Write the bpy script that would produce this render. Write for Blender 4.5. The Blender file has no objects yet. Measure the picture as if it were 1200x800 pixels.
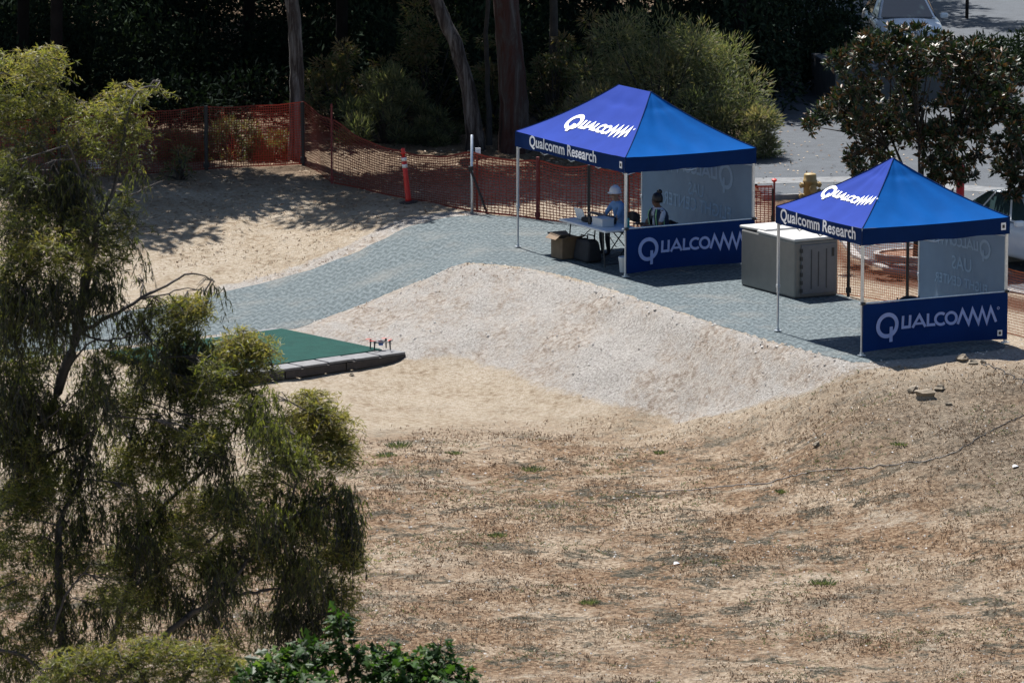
import bpy, bmesh, math, random
import numpy as np
from mathutils import Vector, Matrix
from mathutils.geometry import delaunay_2d_cdt
random.seed(7); RNG = np.random.default_rng(7)
S = bpy.context.scene
COL = S.collection
R = math.radians
# ------------------------------------------------------------------ camera, sky, sun, exposure
CAM_H, PITCH, FPX = 17.0, R(9.66), 6667.0
cam_d = bpy.data.cameras.new('camera'); cam = bpy.data.objects.new('camera', cam_d); COL.objects.link(cam)
cam.location = (0, 0, CAM_H); cam.rotation_euler = (R(90)-PITCH, 0, 0)
cam_d.sensor_width = 36; cam_d.lens = 200; cam_d.clip_start = 1; cam_d.clip_end = 3000
cam_d.dof.use_dof = True; cam_d.dof.focus_distance = 98; cam_d.dof.aperture_fstop = 8
S.camera = cam
SUN_EL = 62.0
SUN_H = Vector((-0.46, 0.888, 0)).normalized()           # horizontal direction towards the sun
W = bpy.data.worlds.new('World'); S.world = W; W.use_nodes = True
nt = W.node_tree; nt.nodes.clear()
sky = nt.nodes.new('ShaderNodeTexSky'); sky.sky_type = 'NISHITA'; sky.sun_disc = False
sky.sun_elevation = R(SUN_EL); sky.sun_rotation = math.atan2(SUN_H.x, SUN_H.y)
sky.air_density = 1.0; sky.dust_density = 0.6; sky.ozone_density = 1.5
bg = nt.nodes.new('ShaderNodeBackground'); bg.inputs[1].default_value = 0.055
wo = nt.nodes.new('ShaderNodeOutputWorld')
nt.links.new(sky.outputs[0], bg.inputs[0]); nt.links.new(bg.outputs[0], wo.inputs[0])
sd = bpy.data.lights.new('sun', 'SUN'); sd.energy = 5.0; sd.angle = R(0.53); sd.color = (1.0, 0.965, 0.925)
so = bpy.data.objects.new('sun', sd); COL.objects.link(so)
to_sun = Vector((SUN_H.x*math.cos(R(SUN_EL)), SUN_H.y*math.cos(R(SUN_EL)), math.sin(R(SUN_EL))))
so.rotation_euler = to_sun.to_track_quat('Z', 'Y').to_euler(); so.location = (0, 60, 60)
S.view_settings.view_transform = 'Standard'; S.view_settings.look = 'None'
S.view_settings.exposure = 1.06; S.view_settings.gamma = 1.0; S.view_settings.use_curve_mapping = False
S.render.engine = 'CYCLES'
S.cycles.max_bounces = 6; S.cycles.diffuse_bounces = 3; S.cycles.glossy_bounces = 2; S.cycles.transmission_bounces = 4; S.cycles.caustics_reflective = False; S.cycles.caustics_refractive = False

# ------------------------------------------------------------------ helpers
def at(px, py, z=0.0):
    dx = (px-600)/FPX; dy = (400-py)/FPX
    d = Vector((dx, math.cos(PITCH)+dy*math.sin(PITCH), -math.sin(PITCH)+dy*math.cos(PITCH)))
    return Vector((0, 0, CAM_H)) + d*((z-CAM_H)/d.z)
def atY(px, py, Y):
    dx = (px-600)/FPX; dy = (400-py)/FPX
    d = Vector((dx, math.cos(PITCH)+dy*math.sin(PITCH), -math.sin(PITCH)+dy*math.cos(PITCH)))
    return Vector((0, 0, CAM_H)) + d*(Y/d.y)

def tag(o, label=None, cat=None, group=None, kind=None):
    if label: o['label'] = label
    if cat: o['category'] = cat
    if group: o['group'] = group
    if kind: o['kind'] = kind
    return o
def empty(name, loc=(0, 0, 0), rz=0.0):
    o = bpy.data.objects.new(name, None); COL.objects.link(o)
    o.location = loc; o.rotation_euler = (0, 0, rz); o.empty_display_size = 0.1
    return o
def mesh_obj(name, verts, faces, mat, parent=None, smooth=False):
    me = bpy.data.meshes.new(name)
    me.from_pydata([tuple(v) for v in verts], [], [tuple(f) for f in faces]); me.update()
    if mat: 
        for m in (mat if isinstance(mat, (list, tuple)) else [mat]): me.materials.append(m)
    if smooth: me.polygons.foreach_set('use_smooth', [True]*len(me.polygons))
    o = bpy.data.objects.new(name, me); COL.objects.link(o)
    if parent: o.parent = parent
    return o
def bevel(o, w=0.01, seg=2):
    m = o.modifiers.new('bevel', 'BEVEL'); m.width = w; m.segments = seg; m.limit_method = 'ANGLE'; m.angle_limit = R(40)
    return o
class MB:
    def __init__(s): s.v = []; s.f = []
    def add(s, v, f):
        n = len(s.v); s.v += [tuple(x) for x in v]; s.f += [tuple(i+n for i in q) for q in f]; return s
    def box(s, c, d, rz=0.0, m=None):
        hx, hy, hz = d[0]/2, d[1]/2, d[2]/2
        vs = [Vector((x*hx, y*hy, z*hz)) for x in (-1, 1) for y in (-1, 1) for z in (-1, 1)]
        M = Matrix.Translation(c) @ (m if m is not None else Matrix.Rotation(rz, 4, 'Z'))
        return s.add([M @ v for v in vs], [(0,1,3,2),(4,6,7,5),(0,4,5,1),(2,3,7,6),(0,2,6,4),(1,5,7,3)])
    def tube(s, pts, rad, n=6, cap=True):
        pts = [Vector(p) for p in pts]
        if not hasattr(rad, '__len__'): rad = [rad]*len(pts)
        up = Vector((0.31, 0.17, 0.93)).normalized(); rings = []
        for i, p in enumerate(pts):
            t = (pts[min(i+1, len(pts)-1)]-pts[max(i-1, 0)])
            t = t.normalized() if t.length > 1e-9 else Vector((0, 0, 1))
            a = t.cross(up)
            if a.length < 0.15: a = t.cross(Vector((1, 0, 0)))
            a.normalize(); b = t.cross(a)
            rings.append([p + (a*math.cos(2*math.pi*k/n)+b*math.sin(2*math.pi*k/n))*rad[i] for k in range(n)])
        vs = [v for r in rings for v in r]; fs = []
        for i in range(len(pts)-1):
            for k in range(n):
                fs.append((i*n+k, i*n+(k+1) % n, (i+1)*n+(k+1) % n, (i+1)*n+k))
        if cap: fs += [tuple(range(n-1, -1, -1)), tuple((len(pts)-1)*n+k for k in range(n))]
        return s.add(vs, fs)
    def lathe(s, prof, n=16, c=(0, 0, 0), m=None):
        vs = []; fs = []
        M = Matrix.Translation(c) @ (m if m is not None else Matrix.Identity(4))
        for r, z in prof:
            for k in range(n):
                a = 2*math.pi*k/n; vs.append(M @ Vector((r*math.cos(a), r*math.sin(a), z)))
        for i in range(len(prof)-1):
            for k in range(n): fs.append((i*n+k, i*n+(k+1) % n, (i+1)*n+(k+1) % n, (i+1)*n+k))
        fs += [tuple(range(n-1, -1, -1)), tuple((len(prof)-1)*n+k for k in range(n))]
        return s.add(vs, fs)
    def build(s, name, mat, parent=None, smooth=False): return mesh_obj(name, s.v, s.f, mat, parent, smooth)

# ---- materials
def pm(name, col, rough=0.6, var=0.12, scale=6.0, bump=0.0, bscale=40.0, metal=0.0, spec=0.5, col2=None, transl=0.0, detail=5):
    m = bpy.data.materials.new(name); m.use_nodes = True
    t = m.node_tree; t.nodes.clear(); N = t.nodes.new; L = t.links.new
    out = N('ShaderNodeOutputMaterial'); p = N('ShaderNodeBsdfPrincipled')
    p.inputs['Roughness'].default_value = rough; p.inputs['Metallic'].default_value = metal
    p.inputs['Specular IOR Level'].default_value = spec
    tc = N('ShaderNodeTexCoord'); no = N('ShaderNodeTexNoise'); no.inputs['Scale'].default_value = scale; no.inputs['Detail'].default_value = detail
    no.inputs['Roughness'].default_value = 0.65
    L(tc.outputs['Object'], no.inputs['Vector'])
    mr = N('ShaderNodeMapRange'); mr.inputs['From Min'].default_value = 0.3; mr.inputs['From Max'].default_value = 0.7
    L(no.outputs['Fac'], mr.inputs['Value'])
    mix = N('ShaderNodeMix'); mix.data_type = 'RGBA'
    c = Vector(col); c2 = Vector(col2) if col2 else c*(1-var*2)
    c1 = c if col2 else c*(1+var)
    mix.inputs[6].default_value = (*c2, 1); mix.inputs[7].default_value = (*[min(x, .95) for x in c1], 1)
    L(mr.outputs[0], mix.inputs[0]); L(mix.outputs[2], p.inputs['Base Color'])
    last = p.outputs[0]
    if bump:
        n2 = N('ShaderNodeTexNoise'); n2.inputs['Scale'].default_value = bscale; n2.inputs['Detail'].default_value = 4
        L(tc.outputs['Object'], n2.inputs['Vector'])
        b = N('ShaderNodeBump'); b.inputs['Strength'].default_value = bump; b.inputs['Distance'].default_value = 0.02
        L(n2.outputs['Fac'], b.inputs['Height']); L(b.outputs[0], p.inputs['Normal'])
    if transl:
        tr = N('ShaderNodeBsdfTranslucent'); L(mix.outputs[2], tr.inputs[0])
        ms = N('ShaderNodeMixShader'); ms.inputs[0].default_value = transl
        L(last, ms.inputs[1]); L(tr.outputs[0], ms.inputs[2]); last = ms.outputs[0]
    L(last, out.inputs[0])
    return m
def bark_mat(name, cols, sx=9.0, sz=.9, bump=.8):
    m = bpy.data.materials.new(name); m.use_nodes = True
    t = m.node_tree; t.nodes.clear(); N = t.nodes.new; L = t.links.new
    out = N('ShaderNodeOutputMaterial'); p = N('ShaderNodeBsdfPrincipled'); p.inputs['Roughness'].default_value = .85; p.inputs['Specular IOR Level'].default_value = .2
    tc = N('ShaderNodeTexCoord'); mp = N('ShaderNodeMapping'); mp.inputs['Scale'].default_value = (sx, sx, sz); L(tc.outputs['Object'], mp.inputs[0])
    n = N('ShaderNodeTexNoise'); n.inputs['Scale'].default_value = 1.0; n.inputs['Detail'].default_value = 7; n.inputs['Roughness'].default_value = .7; n.inputs['Distortion'].default_value = .6
    L(mp.outputs[0], n.inputs['Vector']); cr = N('ShaderNodeValToRGB'); e = cr.color_ramp.elements
    e[0].position, e[0].color = .34, (*cols[0], 1); e[1].position, e[1].color = .66, (*cols[-1], 1)
    for i, c in enumerate(cols[1:-1]):
        k = e.new(.34+.32*(i+1)/(len(cols)-1)); k.color = (*c, 1)
    L(n.outputs['Fac'], cr.inputs[0]); L(cr.outputs[0], p.inputs['Base Color'])
    b = N('ShaderNodeBump'); b.inputs['Strength'].default_value = bump; b.inputs['Distance'].default_value = .05; L(n.outputs['Fac'], b.inputs['Height']); L(b.outputs[0], p.inputs['Normal'])
    L(p.outputs[0], out.inputs[0]); return m
def leaf_mat(name, stops, rough=0.5, transl=0.35, spec=0.4, tboost=1.5):
    """two-sided leaf: colour per leaf from the stored attribute, light passes through"""
    m = bpy.data.materials.new(name); m.use_nodes = True
    t = m.node_tree; t.nodes.clear(); N = t.nodes.new; L = t.links.new
    out = N('ShaderNodeOutputMaterial'); p = N('ShaderNodeBsdfPrincipled')
    p.inputs['Roughness'].default_value = rough; p.inputs['Specular IOR Level'].default_value = spec
    a = N('ShaderNodeAttribute'); a.attribute_name = 'leafvar'
    cr = N('ShaderNodeValToRGB'); e = cr.color_ramp.elements
    while len(e) > 1: e.remove(e[-1])
    e[0].position = stops[0][0]; e[0].color = (*stops[0][1], 1)
    for pos, c in stops[1:]:
        k = e.new(pos); k.color = (*c, 1)
    L(a.outputs['Fac'], cr.inputs[0]); L(cr.outputs[0], p.inputs['Base Color'])
    if transl:
        g = N('ShaderNodeMix'); g.data_type = 'RGBA'; g.blend_type = 'MULTIPLY'; g.inputs[0].default_value = 1
        g.inputs[7].default_value = (1.15*tboost, 1.25*tboost, 0.55*tboost, 1); L(cr.outputs[0], g.inputs[6])
        tr = N('ShaderNodeBsdfTranslucent'); L(g.outputs[2], tr.inputs[0])
        ms = N('ShaderNodeMixShader'); ms.inputs[0].default_value = transl
        L(p.outputs[0], ms.inputs[1]); L(tr.outputs[0], ms.inputs[2]); L(ms.outputs[0], out.inputs[0])
    else: L(p.outputs[0], out.inputs[0])
    return m

# ---- value noise (numpy)
_T = RNG.random((256, 256))
def vnoise(x, y, s):
    x = np.asarray(x)*s+100.3; y = np.asarray(y)*s+57.7
    xi = np.floor(x).astype(int); yi = np.floor(y).astype(int); fx = x-xi; fy = y-yi
    fx = fx*fx*(3-2*fx); fy = fy*fy*(3-2*fy)
    g = lambda a, b: _T[a % 256, b % 256]
    return (g(xi, yi)*(1-fx)+g(xi+1, yi)*fx)*(1-fy)+(g(xi, yi+1)*(1-fx)+g(xi+1, yi+1)*fx)*fy
def fbm(x, y, s, o=4):
    r = 0; a = 0.5
    for i in range(o): r = r+a*vnoise(x, y, s*2**i); a *= 0.5
    return r/(1-0.5**o)
def inpoly(x, y, poly):
    x = np.asarray(x); y = np.asarray(y); c = np.zeros(x.shape, bool); n = len(poly)
    for i in range(n):
        x1, y1 = poly[i][:2]; x2, y2 = poly[i-1][:2]
        if y1 == y2: continue
        c ^= ((y1 > y) != (y2 > y)) & (x < (x2-x1)*(y-y1)/(y2-y1)+x1)
    return c
def polydist(x, y, poly, closed=True):
    x = np.asarray(x, float); y = np.asarray(y, float); d = np.full(x.shape, 1e9); n = len(poly)
    for i in range(0 if closed else 1, n):
        ax, ay = poly[i-1][:2]; bx, by = poly[i][:2]; vx, vy = bx-ax, by-ay
        t = np.clip(((x-ax)*vx+(y-ay)*vy)/(vx*vx+vy*vy+1e-12), 0, 1)
        d = np.minimum(d, np.hypot(x-ax-t*vx, y-ay-t*vy))
    return d
def soft(x, y, poly, w):      # 1 inside, falls to 0 over w outside
    return np.clip(0.5+np.where(inpoly(x, y, poly), 1, -1)*polydist(x, y, poly)/w, 0, 1)

# ------------------------------------------------------------------ terrain
CP = [(560,256,0),(640,262,0),(545,308,-.03),(660,322,0),(700,334,0),(750,350,0),(800,366,0),(850,382,0),(900,398,0),(950,411,0),(1003,425,0),
 (1190,412,0),(750,290,0),(850,320,0),(950,360,0),(1050,400,0),(1180,385,0),(700,300,0),
 (630,250,0),(760,270,0),(905,255,0),(1000,340,0),(1063,350,0),(1200,395,0),
 (900,225,-.1),(1050,225,-.1),(1200,225,-.1),(900,140,-.1),(1050,140,-.1),(1200,140,-.1),(1100,300,-.05),
 (0,205,.05),(120,202,.05),(242,200,.02),(356,195,0),(450,225,0),(500,238,0),(350,270,-.5),(200,270,-.5),(50,270,-.5),(420,255,-.2),
 (80,340,-1.1),(160,335,-1.08),(250,345,-1.13),(290,337,-1.05),(330,326,-.95),(380,310,-.72),(420,294,-.5),(450,279,-.3),(480,264,-.12),(520,255,-.03),
 (300,365,-1.13),(380,340,-.9),(450,310,-.5),(510,283,-.12),
 (345,384,-1.18),(400,365,-1.0),(450,345,-.72),(500,325,-.33),(525,315,-.14),
 (330,390,-1.2),(470,420,-1.3),(390,430,-1.32),(300,445,-1.35),(100,412,-1.22),(0,440,-1.35),(0,400,-1.22),(200,395,-1.2),(240,430,-1.3),
 (400,395,-1.24),(440,400,-1.2),(500,400,-1.05),(480,425,-1.3),(560,430,-1.33),(630,455,-1.4),(720,475,-1.42),(810,490,-1.45),(880,478,-.98),(920,462,-.65),(970,443,-.29),(1010,433,-.09),
 (1050,434,-.03),(1120,430,-.02),(1190,426,-.02),(1080,470,-.24),(1200,470,-.2),(1000,490,-.48),(1200,540,-.68),(1100,540,-.78),(1000,560,-1.18),(900,540,-1.5),
 (400,520,-1.5),(600,520,-1.5),(750,540,-1.55),(500,650,-1.7),(800,650,-1.7),(1100,650,-1.6),(300,800,-2),(700,800,-2.0),(1200,800,-1.9),(0,600,-1.7),(0,800,-2)]
LINES = [[(545,308,-.03),(600,310,0),(660,322,0),(700,334,0),(750,350,0),(800,366,0),(850,382,0),(900,398,0),(950,411,0),(1003,425,0),(1100,418,0),(1190,410,0)],
 [(345,384,-1.18),(400,365,-1.0),(450,345,-.72),(500,325,-.33),(525,315,-.14),(545,308,-.03)],
 [(250,345,-1.13),(290,337,-1.05),(330,326,-.95),(380,310,-.72),(420,294,-.5),(450,279,-.3),(480,264,-.12),(520,255,-.03),(560,252,0),(620,255,0),(700,266,0),(790,284,0),(880,306,0),(985,345,0),(1100,380,0),(1190,404,0)],
 [(480,425,-1.3),(560,430,-1.33),(630,455,-1.4),(720,475,-1.42),(810,490,-1.45)]]
for ln_ in LINES:
    for (a, b, c), (d, e, f) in zip(ln_, ln_[1:]):
        for k in range(1, 5): CP.append((a+(d-a)*k/5, b+(e-b)*k/5, c+(f-c)*k/5))
ctrl = [tuple(at(a, b, z)) for a, b, z in CP]
ctrl += [(x, y, -3.0) for x in (-30, 0, 30) for y in (20, 45)] + [(x, 65, -2.3) for x in (-25, -8, 8, 25)]
ctrl += [(-30, 90, -1.6), (-25, 105, -1.2), (-22, 120, 0), (22, 95, -0.6), (22, 112, -.1), (25, 130, -.1)]
ctrl += [(x, y, 0.0) for x in (-25, -12, 0) for y in (128, 145)] + [(x, y, -.1) for x in (8, 16, 28) for y in (138, 150)] + [(x, 175, 0) for x in (-35, 0, 35)] + [(x, 400, 0) for x in (-200, 0, 200)]
CT = np.array(ctrl)
_n = len(CT); _A = np.hypot(CT[:, None, 0]-CT[None, :, 0], CT[:, None, 1]-CT[None, :, 1])
_M = np.zeros((_n+3, _n+3)); _M[:_n, :_n] = _A-np.eye(_n)*0.05
_P = np.c_[np.ones(_n), CT[:, :2]/100]; _M[:_n, _n:] = _P; _M[_n:, :_n] = _P.T
_w = np.linalg.solve(_M, np.r_[CT[:, 2], 0, 0, 0])
PLAT = [tuple(at(a, b, 0)[:2]) for a, b in [(575,262),(570,306),(600,309),(660,321),(700,333),(750,349),(800,365),(850,381),(900,397),(950,410),(1003,424),(1100,417),(1190,409),(1190,404),(1100,380),(985,345),(880,306),(790,284),(700,268),(620,258)]]
def smooth_z(x, y):
    x = np.asarray(x, float); y = np.asarray(y, float); z = _w[_n]+_w[_n+1]*x/100+_w[_n+2]*y/100
    if x.size < 64: z = z+(np.hypot(x[..., None]-CT[:, 0], y[..., None]-CT[:, 1])*_w[:_n]).sum(-1)
    else:
        for i in range(_n): z = z+_w[i]*np.hypot(x-CT[i, 0], y-CT[i, 1])
    z = np.where((y < 119) & (x > -2), np.minimum(z, .0), z)
    m = np.clip(1-np.where(inpoly(x, y, PLAT), 0, polydist(x, y, PLAT))/.5, 0, 1); z = z*(1-m)
    far = np.clip((np.maximum(np.abs(x)-45, np.maximum(y-180, 15-y)))/60, 0, 1)
    return z*(1-far)+far*np.where(y < 60, -3, 0)
def g_at(px, py):
    p = at(px, py, -0.5)
    for _ in range(30): p = at(px, py, 0.75*p.z+0.25*float(smooth_z(p.x, p.y)))
    return p
def W2(pts): return [tuple(g_at(*p)[:2]) for p in pts]
MAT_UP = [(-70,398),(0,388),(100,372),(180,359),(250,345),(330,326),(380,310),(420,294),(450,279),(480,265),(510,257),(540,253),(570,252),(610,254),(660,260),(720,269),(790,284),(870,303),(930,326),(985,345),(1040,362),(1100,380),(1178,402)]
MAT_LO = [(1180,409),(1100,418),(1006,426),(950,412),(900,399),(850,383),(800,367),(750,351),(700,335),(660,323),(620,315),(580,310),(545,309),(500,326),(450,346),(400,366),(345,385),(250,393),(120,409),(0,424),(-70,432)]
MAT_POLY = W2(MAT_UP+MAT_LO)
BANK_POLY = W2([(330,380),(400,366),(450,345),(500,325),(545,308),(620,315),(700,335),(800,367),(900,399),(1006,424),(1110,416),(1195,408),(1215,414),(1190,420),(1110,426),(1045,430),(985,440),(930,460),(880,476),(830,489),(780,486),(720,474),(640,455),(590,434),(550,420),(520,418),(480,424),(440,414),(380,398)])
EDGE_POLY = W2([(240,348),(330,328),(420,296),(480,266),(520,256),(580,252),(560,247),(510,250),(465,258),(405,288),(330,316),(240,338)])
GRAV2 = W2([(200,398),(345,384),(345,390),(200,412)])
ROAD_POLY = [tuple(at(*p, -.1)[:2]) for p in [(893,232),(940,230),(975,262),(1000,300),(1040,316),(1110,326),(1200,345),(1320,370)]]+[(40, 112), (40, 172), (8.3, 172), (7.0, 140), (5.6, 133), (5.2, 127)]
MULCH_POLY = W2([(900,236),(940,233),(975,266),(1000,304),(1040,320),(1110,330),(1240,360),(1240,378),(1110,342),(1040,334),(1005,328),(970,300),(940,268),(905,262)])
MOUND_POLY = W2([(975,450),(1040,436),(1200,426),(1400,420),(1400,620),(1150,585),(1000,530)])
FIELD_POLY = W2([(300,560),(420,520),(520,512),(700,505),(840,500),(900,480),(960,452),(1040,434),(1200,424),(1400,420),(1500,900),(-400,900),(-300,640)])

xs = np.concatenate([-np.geomspace(700, 17, 40), np.arange(-16.5, 17.0, 0.15), np.geomspace(17.4, 700, 40)])
ys = np.concatenate([np.linspace(2, 72, 60), np.arange(72.5, 134, 0.15), np.linspace(134.5, 170, 90), np.geomspace(172, 1500, 40)])
GX, GY = np.meshgrid(xs, ys); gx = GX.ravel(); gy = GY.ravel()
def rough_z(x, y, full=True):
    z = smooth_z(x, y)
    quiet = np.clip(polydist(x, y, MAT_POLY)/0.5, 0, 1)*(~inpoly(x, y, MAT_POLY))
    bank = soft(x, y, BANK_POLY, .5); fld = soft(x, y, FIELD_POLY, 2.0)
    amp = 0.035+0.05*fld
    z = z+quiet*amp*(fbm(x, y, 0.9, 5)-0.5)*2 + quiet*fld*0.06*(fbm(x+31, y, 2.2, 3)-.5)
    # run-off furrows down the bank
    u = x*0.47-y*0.88; v = x*0.88+y*0.47
    z = z+quiet*bank*(0.32*(fbm(v*1.0, u*.20, 1.5, 4)-.5)+0.20*(fbm(x, y, 1.7, 4)-.5))
    z = z+quiet*bank*0.10*(fbm((x*.75+y*.66)*1.0, (x*.66-y*.75)*.18, 3.2, 3)-.5)
    z = z+quiet*0.025*(vnoise(x, y, 5.0)-.5)
    rd = inpoly(x, y, ROAD_POLY)
    z = np.where(rd, np.minimum(z, -0.1)-0.10, z)
    return z
gz = rough_z(gx, gy)
nx, ny = len(xs), len(ys)
idx = np.arange(nx*ny).reshape(ny, nx)
quads = np.stack([idx[:-1, :-1], idx[:-1, 1:], idx[1:, 1:], idx[1:, :-1]], -1).reshape(-1, 4)
def np_mesh(name, V, F, mat, parent=None, attrs=None, smooth=True):
    me = bpy.data.meshes.new(name); V = np.asarray(V, np.float32); F = np.asarray(F, np.int32)
    k = F.shape[1]
    me.vertices.add(len(V)); me.vertices.foreach_set('co', V.ravel())
    me.loops.add(F.size); me.loops.foreach_set('vertex_index', F.ravel())
    me.polygons.add(len(F)); me.polygons.foreach_set('loop_start', np.arange(0, F.size, k, dtype=np.int32))
    me.polygons.foreach_set('use_smooth', np.full(len(F), smooth))
    me.update(calc_edges=True); me.validate()
    for n_, a in (attrs or {}).items():
        at_ = me.attributes.new(n_, 'FLOAT', 'POINT'); at_.data.foreach_set('value', np.asarray(a, np.float32))
    if mat: me.materials.append(mat)
    o = bpy.data.objects.new(name, me); COL.objects.link(o)
    if parent: o.parent = parent
    return o

def ground_material():
    m = bpy.data.materials.new('ground_soil'); m.use_nodes = True
    t = m.node_tree; t.nodes.clear(); N = t.nodes.new; L = t.links.new
    out = N('ShaderNodeOutputMaterial'); p = N('ShaderNodeBsdfPrincipled'); p.inputs['Roughness'].default_value = 0.95
    p.inputs['Specular IOR Level'].default_value = 0.1
    tc = N('ShaderNodeTexCoord')
    def noise(s, d=6, r=.65, sx=1.0, sy=1.0):
        mp = N('ShaderNodeMapping'); mp.inputs['Scale'].default_value = (sx, sy, 1); L(tc.outputs['Object'], mp.inputs[0])
        n = N('ShaderNodeTexNoise'); n.inputs['Scale'].default_value = s; n.inputs['Detail'].default_value = d; n.inputs['Roughness'].default_value = r
        L(mp.outputs[0], n.inputs['Vector']); return n.outputs['Fac']
    def ramp(f, stops):
        c = N('ShaderNodeValToRGB'); e = c.color_ramp.elements
        e[0].position, e[0].color = stops[0][0], (*stops[0][1], 1); e[1].position, e[1].color = stops[-1][0], (*stops[-1][1], 1)
        for q in stops[1:-1]:
            k = e.new(q[0]); k.color = (*q[1], 1)
        L(f, c.inputs[0]); return c.outputs[0]
    def mixc(f, a, b):
        x = N('ShaderNodeMix'); x.data_type = 'RGBA'
        if isinstance(f, float): x.inputs[0].default_value = f
        else: L(f, x.inputs[0])
        L(a, x.inputs[6]); L(b, x.inputs[7]); return x.outputs[2]
    def attr(n):
        a = N('ShaderNodeAttribute'); a.attribute_name = n; return a.outputs['Fac']
    def mrange(f, a, b, c=0.0, d=1.0):
        x = N('ShaderNodeMapRange'); x.inputs[1].default_value = a; x.inputs[2].default_value = b; x.inputs[3].default_value = c; x.inputs[4].default_value = d
        L(f, x.inputs[0]); return x.outputs[0]
    def mul(a, b, op='MULTIPLY'):
        x = N('ShaderNodeMath'); x.operation = op
        for i, q in enumerate((a, b)):
            if isinstance(q, (int, float)): x.inputs[i].default_value = q
            else: L(q, x.inputs[i])
        return x.outputs[0]
    # bare compacted dirt
    dirt = mixc(mrange(noise(.9, 8, .75), .42, .56), ramp(noise(8, 7, .72), [(.36, (.25, .185, .12)), (.47, (.40, .32, .23)), (.56, (.49, .41, .31)), (.68, (.57, .50, .40))]),
                ramp(noise(14, 6, .75), [(.36, (.34, .265, .185)), (.48, (.48, .40, .305)), (.64, (.60, .535, .435))]))
    # dry cut grass: straw, brown thatch and greyish-green patches
    straw = ramp(noise(13, 6, .72), [(.36, (.10, .068, .043)), (.43, (.26, .185, .122)), (.50, (.42, .318, .22)), (.60, (.58, .47, .35))])
    brown = ramp(noise(12, 6, .72), [(.36, (.06, .038, .022)), (.45, (.18, .110, .065)), (.53, (.31, .205, .125)), (.64, (.47, .35, .235))])
    green = ramp(noise(14, 6, .72), [(.36, (.022, .023, .016)), (.48, (.075, .070, .050)), (.62, (.22, .185, .14))])
    fld = mixc(mrange(noise(.6, 7, .75), .44, .53), straw, brown)
    fld = mixc(mrange(noise(1.5, 7, .8, .7, 1.0), .525, .575), fld, green)
    fld = mixc(mrange(noise(1.0, 7, .8, .6, 1.2), .55, .66), fld, dirt)
    fld = mixc(mrange(noise(3.6, 6, .75, .8, 1.0), .60, .66), fld, green)
    clod = ramp(noise(11, 7, .75), [(.38, (.05, .04, .03)), (.48, (.15, .118, .085)), (.56, (.27, .218, .16)), (.66, (.44, .37, .285))])
    fld = mixc(attr('mound'), fld, clod)
    c = mixc(attr('field'), dirt, fld)
    # crushed-rock bank
    stone = ramp(noise(20, 6, .75), [(.34, (.25, .225, .20)), (.45, (.40, .372, .338)), (.54, (.50, .47, .435)), (.68, (.63, .605, .57))])
    dusty = ramp(noise(9, 7, .75), [(.40, (.27, .215, .17)), (.5, (.43, .375, .32)), (.60, (.56, .515, .46))])
    grav = mixc(mrange(noise(.9, 8, .78, 1.0, .6), .45, .58), stone, dusty)
    gm = mrange(mul(attr('gravel'), mul(noise(4.5, 5, .7), .7, 'MULTIPLY'), 'ADD'), .72, .98)
    c = mixc(gm, c, grav)
    # bark mulch
    mul_c = ramp(noise(26, 5, .85), [(.3, (.05, .03, .022)), (.5, (.14, .075, .05)), (.7, (.27, .17, .12))])
    c = mixc(attr('mulch'), c, mul_c)
    # leaf litter under the trees
    lit = ramp(noise(17, 6, .85), [(.3, (.07, .045, .03)), (.5, (.19, .13, .085)), (.68, (.34, .26, .18))])
    c = mixc(attr('litter'), c, lit)
    L(c, p.inputs['Base Color'])
    h = mul(mul(noise(22, 6, .8), 1.0), mul(noise(70, 3, .7), .5), 'ADD')
    b = N('ShaderNodeBump'); b.inputs['Strength'].default_value = 1.0; b.inputs['Distance'].default_value = 0.09
    L(h, b.inputs['Height']); L(b.outputs[0], p.inputs['Normal']); L(p.outputs[0], out.inputs[0])
    return m
fieldm = np.clip(soft(gx, gy, FIELD_POLY, 3.2)*1.0+0.9*(fbm(gx, gy, .6, 4)-.5)*(soft(gx, gy, FIELD_POLY, 7) > .05), 0, 1)
litter = np.clip((gy-117.5-1.2*np.sin(gx*.8)+1.5*(fbm(gx, gy, 1.1, 3)-.5)*2)/4, 0, 1)*(gx < 6.5)*.92
litter = np.maximum(litter, np.clip((gy-134)/3, 0, 1)*.9)
grav = np.maximum(soft(gx, gy, BANK_POLY, .55), np.maximum(soft(gx, gy, EDGE_POLY, .5)*.8, soft(gx, gy, GRAV2, .3)))
ground = np_mesh('ground', np.c_[gx, gy, gz], quads, ground_material(), attrs={'field': fieldm, 'gravel': grav, 'mulch': soft(gx, gy, MULCH_POLY, .4), 'litter': litter, 'mound': soft(gx, gy, MOUND_POLY, 2.5)*np.clip(.25+1.1*fbm(gx, gy, .9, 4), 0, 1)})
tag(ground, kind='structure')
def tz(x, y): return float(rough_z(np.array([x]), np.array([y]))[0])
def tzv(x, y): return rough_z(np.asarray(x, float), np.asarray(y, float))

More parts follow.
